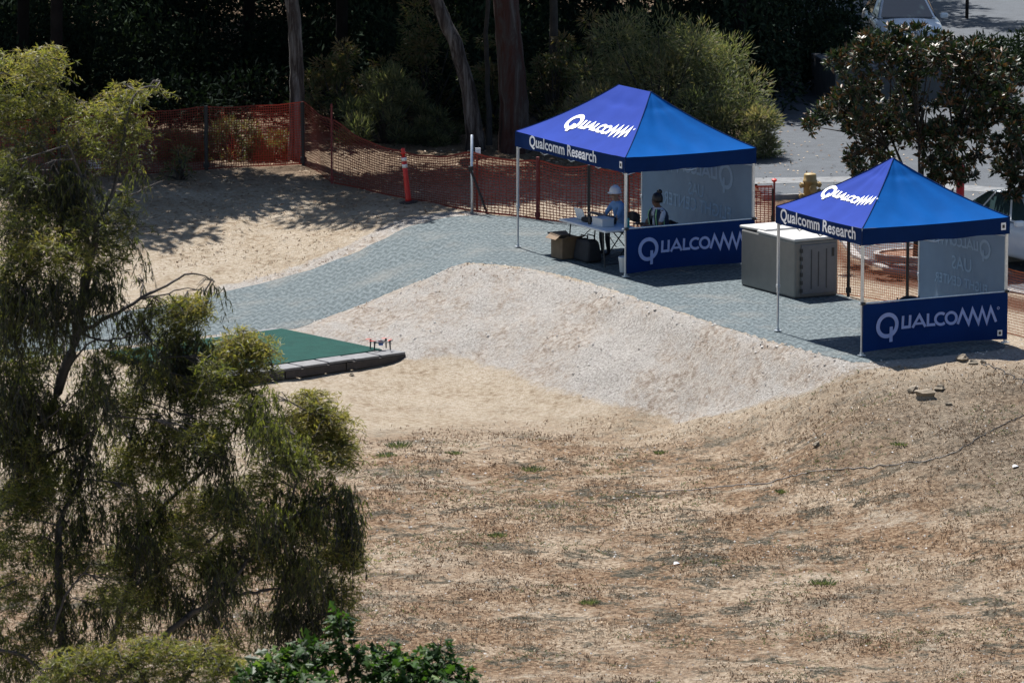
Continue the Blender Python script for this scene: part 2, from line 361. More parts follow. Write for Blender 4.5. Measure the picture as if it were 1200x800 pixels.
# ---- draped sheets
def drape(name, poly, off, mat, step, zfun, kind='structure'):
    P = np.array(poly); pts = [Vector(p) for p in poly]; n = len(pts)
    bx = np.arange(P[:, 0].min(), P[:, 0].max(), step); by = np.arange(P[:, 1].min(), P[:, 1].max(), step)
    X, Y = np.meshgrid(bx, by); X = X.ravel(); Y = Y.ravel()
    k = inpoly(X, Y, poly) & (polydist(X, Y, poly) > step*.45)
    pts += [Vector((a, b)) for a, b in zip(X[k], Y[k])]
    # resample boundary
    r = delaunay_2d_cdt(pts, [(i, (i+1) % n) for i in range(n)], [], 1, 1e-5)
    V = np.array([tuple(v) for v in r[0]]); z = zfun(V[:, 0], V[:, 1])+off
    o = np_mesh(name, np.c_[V, z], np.array([tuple(f) for f in r[2]]), mat)
    if kind: tag(o, kind=kind)
    return o
def densify(poly, step, jit=0.0):
    out = []
    for i in range(len(poly)):
        a = Vector(poly[i]); b = Vector(poly[(i+1) % len(poly)]); k = max(1, int((b-a).length/step))
        for j in range(k):
            q = a.lerp(b, j/k); out.append((q.x+random.uniform(-jit, jit), q.y+random.uniform(-jit, jit)))
    return out
def mat_material():
    m = bpy.data.materials.new('herringbone_mat'); m.use_nodes = True
    t = m.node_tree; t.nodes.clear(); N = t.nodes.new; L = t.links.new
    out = N('ShaderNodeOutputMaterial'); p = N('ShaderNodeBsdfPrincipled'); p.inputs['Roughness'].default_value = .75
    p.inputs['Specular IOR Level'].default_value = .35
    tc = N('ShaderNodeTexCoord'); sp = N('ShaderNodeSeparateXYZ')
    wn = N('ShaderNodeTexNoise'); wn.inputs['Scale'].default_value = 2.2; wn.inputs['Detail'].default_value = 4
    L(tc.outputs['Object'], wn.inputs['Vector'])
    va = N('ShaderNodeVectorMath'); va.operation = 'SCALE'; va.inputs['Scale'].default_value = .36; L(wn.outputs['Color'], va.inputs[0])
    vb = N('ShaderNodeVectorMath'); L(tc.outputs['Object'], vb.inputs[0]); L(va.outputs[0], vb.inputs[1])
    L(vb.outputs[0], sp.inputs[0])
    def M(op, a, b=None):
        x = N('ShaderNodeMath'); x.operation = op
        for i, q in enumerate((a, b)):
            if q is None: continue
            if isinstance(q, (int, float)): x.inputs[i].default_value = q
            else: L(q, x.inputs[i])
        return x.outputs[0]
    zig = M('PINGPONG', sp.outputs[0], .085)
    s = M('ADD', sp.outputs[1], M('MULTIPLY', zig, 3.0))
    w = M('SINE', M('MULTIPLY', s, 2*math.pi/.37))
    n2 = N('ShaderNodeTexNoise'); n2.inputs['Scale'].default_value = 11; n2.inputs['Detail'].default_value = 6; n2.inputs['Roughness'].default_value = .75
    L(tc.outputs['Object'], n2.inputs['Vector'])
    f = M('ADD', M('MULTIPLY', w, .28), M('MULTIPLY', M('SUBTRACT', n2.outputs['Fac'], .5), 2.2))
    mr = N('ShaderNodeMapRange'); mr.inputs[1].default_value = -.55; mr.inputs[2].default_value = .55; L(f, mr.inputs[0])
    cr = N('ShaderNodeValToRGB'); e = cr.color_ramp.elements
    e[0].color = (.042, .060, .066, 1); e[1].color = (.150, .182, .192, 1); k = e.new(.5); k.color = (.088, .116, .125, 1)
    L(mr.outputs[0], cr.inputs[0])
    dn = N('ShaderNodeTexNoise'); dn.inputs['Scale'].default_value = .9; dn.inputs['Detail'].default_value = 6; L(tc.outputs['Object'], dn.inputs['Vector'])
    dm = N('ShaderNodeMapRange'); dm.inputs[1].default_value = .52; dm.inputs[2].default_value = .75; dm.inputs[4].default_value = .5; L(dn.outputs['Fac'], dm.inputs[0])
    mx = N('ShaderNodeMix'); mx.data_type = 'RGBA'; L(dm.outputs[0], mx.inputs[0]); L(cr.outputs[0], mx.inputs[6]); mx.inputs[7].default_value = (.20, .195, .175, 1)
    L(mx.outputs[2], p.inputs['Base Color'])
    b = N('ShaderNodeBump'); b.inputs['Strength'].default_value = .8; b.inputs['Distance'].default_value = .05
    L(f, b.inputs['Height']); L(b.outputs[0], p.inputs['Normal']); L(p.outputs[0], out.inputs[0])
    return m
mat_o = drape('matting_path', densify(MAT_POLY, .25, .02), .018, mat_material(), .16, lambda x, y: smooth_z(x, y)+.012*(fbm(x, y, 1.6, 3)-.5)-.022*np.clip(1-polydist(x, y, MAT_POLY)/.16, 0, 1)*(.4+1.2*fbm(x, y, 2.5, 2)))
# road
def asphalt():
    m = pm('asphalt', (.066, .076, .088), .9, scale=3.5, bump=.5, bscale=120, col2=(.042, .048, .056), detail=10)
    return m
M_ASPH = asphalt()
road = drape('road', densify(ROAD_POLY, 1.0), 0, M_ASPH, 1.5, lambda x, y: np.full(len(x), -0.1))
M_CONC = pm('concrete', (.26, .25, .24), .9, scale=9, var=.16, bump=.4, bscale=60)
# gutter strip of paler concrete laid across the asphalt
gp = [tuple(at(*q, -.1)[:2]) for q in [(880,216),(1010,213),(1100,222),(1200,228),(1200,222),(1100,215),(1010,207),(880,209)]]
drape('gutter_strip', gp, 0.006, pm('gutter_concrete', (.15, .155, .16), .9, scale=7, var=.2, bump=.3), 1.0, lambda x, y: np.full(len(x), -0.1))
def kerb(name, pts, w, z0, z1, mat, parent=None, closed=False):
    P = [Vector(q[:2]) for q in pts]; n = len(P); vs = []; fs = []
    for i in range(n):
        a = P[i-1] if (i > 0 or closed) else P[i]; b = P[(i+1) % n] if (i < n-1 or closed) else P[i]
        t = (b-a).normalized(); nn = Vector((-t.y, t.x))
        for s in (-1, 1):
            for z in (z0, z1): vs.append((P[i].x+nn.x*s*w/2*(1 if z == z0 else .85), P[i].y+nn.y*s*w/2*(1 if z == z0 else .85), z))
    m = n if closed else n-1
    for i in range(m):
        j = (i+1) % n
        for a, b in ((0, 1), (1, 3), (3, 2), (2, 0)): fs.append((4*i+a, 4*i+b, 4*j+b, 4*j+a))
    if not closed: fs += [(0, 2, 3, 1), (4*n-4, 4*n-3, 4*n-1, 4*n-2)]
    return mesh_obj(name, vs, fs, mat, parent)
kp = [at(*p, -.05) for p in [(893,234),(940,232),(958,246),(975,264),(990,287),(1004,304),(1040,319),(1110,329),(1200,348),(1320,373)]]
tag(kerb('kerb', kp, .18, -.25, .04, M_CONC), kind='structure')
# ------------------------------------------------------------------ shared object materials
M_STEEL = pm('galvanised_leg', (.62, .66, .70), .35, .08, 20, metal=.6)
M_DARKM = pm('dark_metal', (.02, .022, .025), .5, .2, 12)
M_WHITEP = pm('white_print', (.82, .83, .86), .7, .04, 10)
M_LETTER = pm('banner_print', (.26, .34, .64), .75, .05, 9)
M_BLUE_A = pm('canopy_blue_sheen_tint', (.019, .044, .255), .85, .06, 1.6, bump=.12, bscale=5, spec=.1, transl=.12)  # one blue cloth; the sheen on this side is put into its colour
M_BLUE_B = pm('canopy_blue_backlit_tint', (.001, .085, .33), .8, .06, 1.6, bump=.12, bscale=5, spec=.06, transl=.25)  # same blue cloth, with light coming through it put into the colour
M_NAVY = pm('valance_navy_cloth', (.002, .020, .095), .85, .08, 2.5, bump=.12, bscale=6, spec=.12)
M_BANNER = pm('banner_navy_cloth', (.002, .022, .115), .85, .08, 2.2, bump=.15, bscale=5, spec=.12)
M_WALL = pm('sidewall_grey_cloth', (.16, .24, .335), .6, .06, 1.8, bump=.15, bscale=4, transl=.25)  # grey tinted with the blue light under the canopy
M_WALLTXT = pm('sidewall_print', (.30, .43, .56), .7, .05, 9)
M_BLACKC = pm('black_cloth', (.015, .016, .02), .8, .2, 9)

# ------------------------------------------------------------------ lettering
def strip(path, w, closed=False):
    P = [Vector(p) for p in path]; n = len(P); L_ = []; Rr = []
    for i in range(n):
        a = P[i-1] if (i > 0 or closed) else None; b = P[(i+1) % n] if (i < n-1 or closed) else None
        t1 = (P[i]-a).normalized() if a is not None else None; t2 = (b-P[i]).normalized() if b is not None else None
        if t1 is None: t1 = t2
        if t2 is None: t2 = t1
        t = (t1+t2); t = t.normalized() if t.length > 1e-6 else t1
        nn = Vector((-t.y, t.x)); k = 1/max(.38, nn.dot(Vector((-t1.y, t1.x))))
        L_.append(P[i]+nn*w/2*k); Rr.append(P[i]-nn*w/2*k)
    vs = L_+Rr; m = n if closed else n-1
    return vs, [(i, n+i, n+(i+1) % n, (i+1) % n) for i in range(m)]
def arc(cx, cy, rx, ry, a0, a1, n=24):
    return [(cx+rx*math.cos(R(a0+(a1-a0)*i/n)), cy+ry*math.sin(R(a0+(a1-a0)*i/n))) for i in range(n+1)]
def logo(k=1.0):
    """word mark: list of (x, y, layer) and faces; x from 0, baseline 0, small caps 0.245 high"""
    V = []; F = []
    def put(vf, layer=0):
        n = len(V); V.extend([(v[0], v[1], layer) for v in vf[0]]); F.extend([tuple(i+n for i in f) for f in vf[1]])
    w = .052*k; h = .245
    put(strip(arc(.24, .10, .198, .198, 0, 360, 36)[:-1], .075*k, True))
    put(strip([(.318, .07), (.318, -.21)], .066*k), 1)
    put(strip([(.565, h), (.565, .026), (.715, .026), (.715, h)], w))
    put(strip([(.775, 0), (.905, h-.02), (1.035, 0)], w)); put(strip([(.83, .07), (.98, .07)], .042), 1)
    put(strip([(1.085, h), (1.085, .026), (1.235, .026)], w))
    put(strip(arc(1.355, h/2, .115, .105, 48, 312, 20), w))
    put(strip(arc(1.57, h/2, .108, .105, 0, 360, 26)[:-1], w, True))
    zx = [1.70, 1.80, 1.925, 2.01, 2.13, 2.213, 2.31, 2.397, 2.51]
    put(strip([(x, (0 if i % 2 == 0 else h+.01)) for i, x in enumerate(zx)], w))
    put(strip(arc(2.555, h, .022, .022, 0, 360, 10)[:-1], .012, True))
    return V, F
LOGO = logo(); LOGO_B = logo(1.32)
_tc = {}
def text_geo(s, bold=0.0):
    if (s, bold) in _tc: return _tc[(s, bold)]
    cu = bpy.data.curves.new('lettering_source', 'FONT'); cu.body = s; cu.size = 1; cu.offset = bold; cu.resolution_u = 3
    o = bpy.data.objects.new('lettering_source', cu); COL.objects.link(o)
    dg = bpy.context.evaluated_depsgraph_get(); me = bpy.data.meshes.new_from_object(o.evaluated_get(dg))
    V = [(v.co.x, v.co.y, 0) for v in me.vertices]; F = [tuple(p.vertices) for p in me.polygons]
    bpy.data.objects.remove(o); bpy.data.curves.remove(cu); bpy.data.meshes.remove(me)
    x0 = min(v[0] for v in V); x1 = max(v[0] for v in V)
    V = [((x-x0)/(x1-x0), y/(x1-x0), z) for x, y, z in V]      # width 1
    _tc[(s, bold)] = (V, F); return V, F

def words(s, bold):
    """the lettering of a two-word line as one mesh for each word"""
    V, F = text_geo(s, bold); xs_ = sorted(v[0] for v in V); g = max(range(len(xs_)-1), key=lambda i: xs_[i+1]-xs_[i]); c = (xs_[g]+xs_[g+1])/2; out = []
    for side in (0, 1):
        fs = [f for f in F if (V[f[0]][0] > c) == bool(side)]; ids = sorted({i for f in fs for i in f}); mp = {i: k for k, i in enumerate(ids)}
        out.append(([V[i] for i in ids], [tuple(mp[i] for i in f) for f in fs]))
    return out
# ------------------------------------------------------------------ canopy tents
def pop_up_tent(loc, ang, L_, W_, ridge, EH, PH, logo_s, logo_c, vtext, tags):
    """local frame: x = long side direction (A->B), y = B->C; origin under the canopy's centre"""
    T = empty('canopy_tent', loc, ang)
    hl, hw = L_/2, W_/2; VH = .30
    def prof(t): return EH+PH*(.72*t+.28*t*t)
    def panel(kind):
        # kind 0: -y side (A-B), 1: +x side (B-C), 2: +y side, 3: -x side
        ln, half, inw = (hl, hw, hw) if kind in (0, 2) else (hw, hl, (L_-ridge)/2)
        top = ridge/2 if kind in (0, 2) else 0.0
        def hwid(t): return ln+(top-ln)*t
        def P(u, t, off=0.0):
            h_ = max(hwid(t), 1e-4); s = max(-1, min(1, u/h_))
            sag = -.075*(1-s*s)*(1-t)*(.35+t)*1.6+.010*math.sin(u*7+t*9+kind)*(1-s*s)*(t*(1-t)*4)
            sag += .014*math.sin((s*5+kind)*3.1*(1-.6*t))*(1-s*s)*math.exp(-((t-.12)/.16)**2)-.03*math.exp(-((t-.80)/.05)**2)*(1-s*s)
            sag += .022*math.sin(s*10+kind*2+1)*(1-s*s)*t*(1-t)*2.2
            sag += .012*abs(math.sin((1-abs(s))*8+t*3))*(1-t)**2*(abs(s)**3)*(1-abs(s))*6
            z = prof(t)+sag+off; d = half-inw*t
            if kind == 0: return (u, -d-off*.35, z)
            if kind == 1: return (d+off*.35, u, z)
            if kind == 2: return (-u, d+off*.35, z)
            return (-d-off*.35, -u, z)
        return P, hwid
    for k in range(4):
        P, hwid = panel(k); NT, NS = 28, 44; vs = []; fs = []
        for i in range(NT+1):
            t = i/NT*.999
            for j in range(NS+1): vs.append(P(hwid(t)*(2*j/NS-1), t))
        for i in range(NT):
            for j in range(NS): fs.append((i*(NS+1)+j, i*(NS+1)+j+1, (i+1)*(NS+1)+j+1, (i+1)*(NS+1)+j))
        pn = mesh_obj('canopy_panel', vs, fs, M_BLUE_A if k == 0 else M_BLUE_B, T, True)  # tint by side stands for sheen and light through the same cloth
        if k == 0:
            # word mark on the left-hand panel, subdivided so that it follows the cloth
            V, F = LOGO_B; c, t0 = logo_c; sl = math.hypot(hw, PH)
            vv = [P(c+(x-1.27)*logo_s, t0+(y-.12)*logo_s/sl, .012+.003*l) for x, y, l in V]
            mesh_obj('lettering', vv, F, M_WHITEP, pn)
    # seam ridges along the hips
    for sx in (-1, 1):
        for sy in (-1, 1):
            b = MB(); b.tube([(sx*(hl-(L_-ridge)/2*t), sy*(hw-hw*t), prof(t)+.006) for t in [i/10 for i in range(11)]], .008, 5)
            b.build('hip_seam', M_NAVY, T)
    # valance: four hanging strips, slightly wavy, rounded hem
    for k in range(4):
        ln, d = (hl, hw) if k in (0, 2) else (hw, hl)
        vs = []; fs = []; n = 40
        def VP(u, v, off=0.0):     # v: 0 top .. 1 bottom
            s = u/ln
            o_ = .012+.018*v*math.sin(s*7+k)*(1-s**4)+off; z = EH-.035*(1-s*s)*(1-v)*.56-v*VH+.012*math.sin(s*9+k*2)*v*(1-s*s)
            if k == 0: return (u, -d-o_, z)
            if k == 1: return (d+o_, u, z)
            if k == 2: return (-u, d+o_, z)
            return (-d-o_, -u, z)
        for i in range(n+1):
            for v in (0, .33, .66, 1): vs.append(VP(ln*1.004*(2*i/n-1), v))
        for i in range(n):
            for j in range(3): fs.append((i*4+j, i*4+j+1, i*4+5+j, i*4+4+j))
        va = mesh_obj('valance', vs, fs, M_NAVY, T, True)
        if k == 0:
            u0, wid = vtext
            for V, F in words('Qualcomm Research', .02): mesh_obj('lettering', [VP(u0+x*wid, .74-(y*wid*1.02)/VH, .006) for x, y, _ in V], F, M_WHITEP, va)
        for kk, u in tags:
            if kk == k:
                mesh_obj('tag', [VP(u+a, .5+b, .006) for a, b in ((-.05, .24), (.05, .24), (.05, -.2), (-.05, -.2))], [(0, 1, 2, 3)], M_WHITEP, va)
                mesh_obj('tag_mark', [VP(u+a, .5+b, .009) for a, b in ((-.025, .12), (.025, .12), (.025, -.08), (-.025, -.08))], [(0, 1, 2, 3)], M_DARKM, va)
    # legs, feet and truss
    for sx in (-1, 1):
        for sy in (-1, 1):
            x, y = sx*(hl-.03), sy*(hw-.03)
            lg = MB(); lg.box((x, y, (EH-.06)/2+.35), (.045, .045, EH-.76)); lg.box((x, y, .42), (.034, .034, .80)); lg.box((x, y, .82), (.06, .06, .06))
            bevel(lg.build('leg', M_STEEL, T), .004, 1)
            ft = MB(); ft.box((x, y, .012), (.11, .11, .016)); ft.box((x, y, .04), (.05, .05, .05)); ft.build('foot', M_STEEL, T)
    for k in range(4):
        b = MB(); n = 4 if k in (0, 2) else 2
        ln, d = (hl, hw) if k in (0, 2) else (hw, hl)
        for i in range(n):
            for (za, zb) in ((EH-.06, EH-.34), (EH-.34, EH-.06)):
                a = -ln+.04+(2*ln-.08)*i/n; c = -ln+.04+(2*ln-.08)*(i+1)/n; dd = (d-.03)*(1 if k in (0, 1) else -1)
                if k in (0, 2): b.tube([(a, -dd, za), (c, -dd, zb)], .011, 5)
                else: b.tube([(dd, a, za), (dd, c, zb)], .011, 5)
        b.build('truss', M_STEEL, T)
    return T, hl, hw, EH
def hang_cloth(name, T, p0, p1, z_top, z_bot, mat, wav, nrm, hem=0.0, nseg=40, nv=10, seed=0):
    """cloth between two legs; returns object and the surface function (u in metres from p0, z)"""
    p0 = Vector(p0); p1 = Vector(p1); ln = (p1-p0).length; t = (p1-p0)/ln; nrm = Vector(nrm)
    def P(u, z, off=0.0):
        s = u/ln; v = (z_top-z)/(z_top-z_bot)
        o = wav*(math.sin(s*9+seed+v*3)*.5+math.sin(s*21+seed*2-v*4)*.25+math.sin(v*6+s*4)*.5)*(4*s*(1-s))**.5*(.3+.7*v)
        drop = hem*math.sin(math.pi*s)*v
        q = p0+t*u+nrm*(o+off); return (q.x, q.y, z+drop)
    vs = [P(ln*i/nseg, z_top+(z_bot-z_top)*j/nv) for i in range(nseg+1) for j in range(nv+1)]
    fs = [(i*(nv+1)+j, i*(nv+1)+j+1, (i+1)*(nv+1)+j+1, (i+1)*(nv+1)+j) for i in range(nseg) for j in range(nv)]
    o = mesh_obj(name, vs, fs, mat, T, True)
    return o, P, ln
def dress_tent(T, hl, hw, EH, banner_txt=True, tagb=True, seed=0):
    # half-height banner on the +x side (B-C), outside the legs
    x = hl+.02
    bo, P, ln = hang_cloth('banner', T, (x, -hw+.02, 0), (x, hw-.02, 0), .92, .07, M_BANNER, .03, (1, 0, 0), .05, seed=seed)
    V, F = LOGO
    mesh_obj('lettering', [P(.26*ln/3+u*ln/3.02, .40+y*1.0, .012+.004*l) for u, y, l in V], F, M_LETTER, bo)
    if tagb:
        mesh_obj('tag', [P(ln-.16+a, .19+b, .012) for a, b in ((-.05, -.05), (.05, -.05), (.05, .055), (-.05, .055))], [(0, 1, 2, 3)], M_WHITEP, bo)
        mesh_obj('tag_mark', [P(ln-.16+a, .19+b, .016) for a, b in ((-.025, -.025), (.025, -.025), (.025, .03), (-.025, .03))], [(0, 1, 2, 3)], M_DARKM, bo)
    b = MB(); b.tube([(x-.03, -hw-.06, .93), (x-.03, hw+.04, .93)], .014, 6); b.build('crossbar', M_STEEL, T)
    for y in (-hw+.03, hw-.03): MB().box((x-.02, y, .93), (.07, .07, .05)).build('clamp', M_DARKM, T)
    # full sidewall on the +y side (D-C), print facing outwards, so seen reversed from inside
    so_, Q, ln = hang_cloth('sidewall', T, (-hl+.05, hw-.045, 0), (hl-.05, hw-.045, 0), EH-.24, .06, M_WALL, .05, (0, -1, 0), .06, seed=seed+3)
    def put(V, F, cx, cz, wd, asp=1.0, lg=False):
        vv = []
        for a, b_, l in V:
            u = (cx-(a-.5)*wd) if not lg else (cx-(a-1.27)*wd)
            vv.append(Q(u, cz+(b_*wd*asp), .010+.002*l))
        mesh_obj('lettering', vv, F, M_WALLTXT, so_)
    put(*LOGO, ln/2, 1.50, .78*ln/3.0, 1, True)
    put(*text_geo('UAS', .01), ln/2, 1.07, .62)
    for V_, F_ in words('FLIGHT CENTER', .008): put(V_, F_, ln/2, .76, .62*ln)
    bx = MB(); bx.tube([(-hl+.05, hw-.06, EH-.25), (hl-.05, hw-.06, EH-.25)], .012, 6); bx.build('wall_bar', M_STEEL, T)

AR = -R(62.7)
def tent_frame(Bx, By, ang, L_, W_):
    a = Vector((math.cos(ang), math.sin(ang))); b = Vector((-math.sin(ang), math.cos(ang)))
    c = Vector((Bx, By))-a*L_/2+b*W_/2
    return c, a, b
# tent beside the storage locker, small square one at the right
LR, WR = 3.0, 3.02
cR, aR, bR = tent_frame(6.11, 98.15, AR, LR, WR)
TR, hl, hw, EH = pop_up_tent((cR.x, cR.y, .03), AR, LR, WR, 0.05, 2.26, .96, .66, (-.02, .42), (-1.32, 2.62), [(1, 1.38)])
dress_tent(TR, hl, hw, EH)
tag(TR, 'small square blue canopy tent with pointed peak at the right, nearest the camera', 'tent', 'blue canopy tents')
LL, WL = 4.35, 2.88
AL = -R(61.5)
cL, aL, bL = tent_frame(2.15, 106.95, AL, LL, WL)
TL, hl2, hw2, EH2 = pop_up_tent((cL.x, cL.y, .03), AL, LL, WL, 1.25, 2.30, 1.0, .93, (.15, .40), (-1.58, 2.65), [(0, 2.03)])
dress_tent(TL, hl2, hw2, EH2, tagb=False, seed=5)
tag(TL, 'larger oblong blue canopy tent with short ridge, shading the table and two people', 'tent', 'blue canopy tents')
def inL(x, y, z=0.0): return Vector((cL.x, cL.y, .03))+Vector((aL.x*x+bL.x*y, aL.y*x+bL.y*y, z))
def inR(x, y, z=0.0): return Vector((cR.x, cR.y, .03))+Vector((aR.x*x+bR.x*y, aR.y*x+bR.y*y, z))

# ------------------------------------------------------------------ table, goods and chairs in the larger tent
M_TOP = pm('table_plastic', (.62, .64, .66), .5, .06, 12)
def folding_table(loc, ang):
    T = empty('folding_table', loc, ang)
    bevel(MB().box((0, 0, .725), (1.83, .76, .045)).build('table_top', M_TOP, T), .012, 2)
    for s in (-1, 1):
        for y in (-.28, .28):
            MB().tube([(s*.62, y, .70), (s*.74, y, .0)], .014, 6).build('leg', M_DARKM, T)
        MB().tube([(s*.735, -.28, .06), (s*.735, .28, .06)], .012, 6).build('leg_bar', M_DARKM, T)
        MB().tube([(s*.68, 0, .38), (s*.18, 0, .69)], .009, 5).build('brace', M_DARKM, T)
    return T
p1 = at(660, 262, .75); p2 = at(715, 279, .75)
tdir = Vector((p2.x-p1.x, p2.y-p1.y)).normalized(); tang = AL
tc = inL(.24, -.92)
tab = folding_table(tc, AL)
tag(tab, 'white folding table with black legs under the larger tent', 'table')
def onT(x, y): return inL(.24+x, -.92+y, .749)
def laptop(loc, ang):
    T = empty('laptop', loc, ang)
    bevel(MB().box((0, 0, .011), (.34, .24, .018)).build('base', pm('laptop_grey', (.35, .37, .40), .4, .05), T), .004, 1)
    M = Matrix.Rotation(R(-18), 4, 'X')
    bevel(MB().box((0, -.155, .13), (.34, .012, .235), m=Matrix.Rotation(R(18), 4, 'X')).build('lid', pm('laptop_lid', (.62, .66, .68), .35, .04), T), .004, 1)
    k = MB()
    for i in range(4): k.box((0, -.06+.035*i, .0225), (.29, .026, .004))
    k.build('keys', M_DARKM, T)
    return tag(T, 'open pale grey laptop on the far end of the folding table', 'laptop')
laptop(onT(-.52, .02), AL)
rc = empty('radio_controller', onT(-.28, -.10), AL+.3)
bevel(MB().box((0, 0, .05), (.22, .16, .09)).build('body', M_BLACKC, rc), .03, 3)
for s in (-1, 1): MB().tube([(s*.05, 0, .09), (s*.05, 0, .135)], [.012, .018], 8).build('stick', M_DARKM, rc)
MB().tube([(.0, .07, .08), (.0, .10, .19)], .008, 6).build('aerial', M_DARKM, rc)
tag(rc, 'black handheld radio controller on the folding table beside the laptop', 'controller')
cb = empty('camera_case', onT(.12, .18), AL-.2)
bevel(MB().box((0, 0, .07), (.30, .18, .14)).build('body', M_BLACKC, cb), .03, 3)
MB().tube([(-.08, 0, .13), (-.06, 0, .18), (.06, 0, .18), (.08, 0, .13)], .012, 6).build('handle', M_DARKM, cb)
tag(cb, 'small black soft case on the folding table before the person in blue', 'case')
wb = empty('plastic_tub', onT(.30, -.08), AL+.05)
M_TUB = pm('tub_plastic', (.50, .54, .58), .4, .05)
t_ = MB(); t_.box((0, 0, .008), (.34, .24, .012))
for s in (-1, 1): t_.box((s*.176, 0, .075), (.012, .262, .146)); t_.box((0, s*.126, .075), (.338, .012, .146))
t_.build('body', M_TUB, wb)
bevel(MB().box((0, 0, .155), (.38, .28, .014)).build('lid', M_TUB, wb), .004, 1)
tag(wb, 'translucent grey plastic tub with lid in the middle of the folding table', 'tub')
dev = empty('walkie_talkie', onT(.02, -.22), AL+.4)
bevel(MB().box((0, 0, .075), (.06, .04, .15)).build('body', M_DARKM, dev), .008, 2)
MB().tube([(.02, 0, .15), (.02, 0, .24)], .007, 6).build('aerial', M_DARKM, dev)
tag(dev, 'black walkie-talkie standing upright on the folding table', 'radio')
bt = empty('water_bottle', onT(.74, .22), 0)
MB().lathe([(.033, 0), (.035, .01), (.035, .15), (.030, .17), (.015, .19)], 12).build('body', pm('bottle_teal', (.02, .24, .26), .3, .06), bt, True)
MB().lathe([(.018, .188), (.018, .215), (.012, .22)], 10).build('cap', M_DARKM, bt, True)
tag(bt, 'teal drinking bottle at the near end of the folding table', 'bottle')
# cardboard box, black bag and bucket under the table
M_CARD = pm('cardboard', (.17, .115, .07), .85, .12, 7)
cbx = empty('cardboard_box', inL(-.55, -1.2), AL+.05)
b = MB(); b.box((0, 0, .006), (.40, .44, .01))
for s in (-1, 1): b.box((s*.205, 0, .205), (.008, .45, .40))
for s in (-1, 1): b.box((0, s*.221, .205), (.40, .008, .40))
b.build('body', M_CARD, cbx)
for s in (-1, 1):
    MB().box((s*.29, 0, .425), (.19, .43, .006), m=Matrix.Rotation(s*R(-22), 4, 'Y')).build('flap', M_CARD, cbx)
MB().box((0, -.30, .44), (.38, .17, .006), m=Matrix.Rotation(R(35), 4, 'X')).build('flap', M_CARD, cbx)
tag(cbx, 'open brown cardboard box on the matting under the far end of the table', 'box')
bagE = empty('holdall_bag', inL(.02, -1.05), AL)
bm = bmesh.new(); bmesh.ops.create_cube(bm, size=1.0); bmesh.ops.subdivide_edges(bm, edges=bm.edges[:], cuts=3, use_grid_fill=True)
for v in bm.verts:
    v.co.x *= .62; v.co.y *= .36; v.co.z = (v.co.z+.5)*.42
    k = v.co.z/.42; v.co.y *= 1-.35*k; v.co.x *= 1-.12*k; v.co.z += .02*math.sin(v.co.x*14)*k
me = bpy.data.meshes.new('bag_body'); bm.to_mesh(me); bm.free(); me.materials.append(M_BLACKC)
bo_ = bpy.data.objects.new('bag_body', me); COL.objects.link(bo_); bo_.parent = bagE
sm = bo_.modifiers.new('s', 'SUBSURF'); sm.levels = sm.render_levels = 1
for s in (-1, 1): MB().tube([(-.16, s*.10, .36), (-.12, s*.07, .50), (.12, s*.07, .50), (.16, s*.10, .36)], .012, 6).build('handle', M_BLACKC, bagE)
tag(bagE, 'black holdall bag on the ground under the folding table beside the cardboard box', 'bag')
bk = empty('white_bucket', inL(1.62, -1.12), 0)
MB().lathe([(.10, 0), (.105, .01), (.125, .27), (.132, .28), (.132, .30), (.118, .30), (.112, .25)], 18).build('body', pm('bucket_white', (.72, .73, .74), .4, .05), bk, True)
MB().tube([(.13*math.cos(a), .03*math.sin(a)*0+.13*math.sin(a)*.2, .28-.16*math.sin(a)) for a in [math.pi*i/8 for i in range(9)]], .005, 5).build('handle', M_STEEL, bk)
tag(bk, 'white bucket on the matting just inside the nearest leg of the larger tent', 'bucket')

def folding_chair(loc, ang, label):
    T = empty('folding_chair', loc, ang)     # faces +x
    bevel(MB().box((0, 0, .455), (.40, .42, .03)).build('seat', M_BLACKC, T), .01, 2)
    vs = [(-.20-.02*math.cos(j*1.2-1.2), -.20+.40*j/6, .62+.20*i/3-.05*abs(j/3-1)**2*(i/3)) for i in range(4) for j in range(7)]
    fs = [(i*7+j, i*7+j+1, i*7+j+8, i*7+j+7) for i in range(3) for j in range(6)]
    o = mesh_obj('backrest', vs, fs, M_BLACKC, T, True); s = o.modifiers.new('t', 'SOLIDIFY'); s.thickness = .025
    for y in (-.22, .22):
        MB().tube([(-.21, y, .80), (-.14, y, .45), (.22, y, 0)], .012, 6).build('leg', M_DARKM, T)
        MB().tube([(.17, y*.93, .45), (-.22, y*.93, 0)], .012, 6).build('leg', M_DARKM, T)
    MB().tube([(.19, -.22, .06), (.19, .22, .06)], .009, 5).build('stretcher', M_DARKM, T)
    return tag(T, label, 'chair', 'black folding chairs at the table')

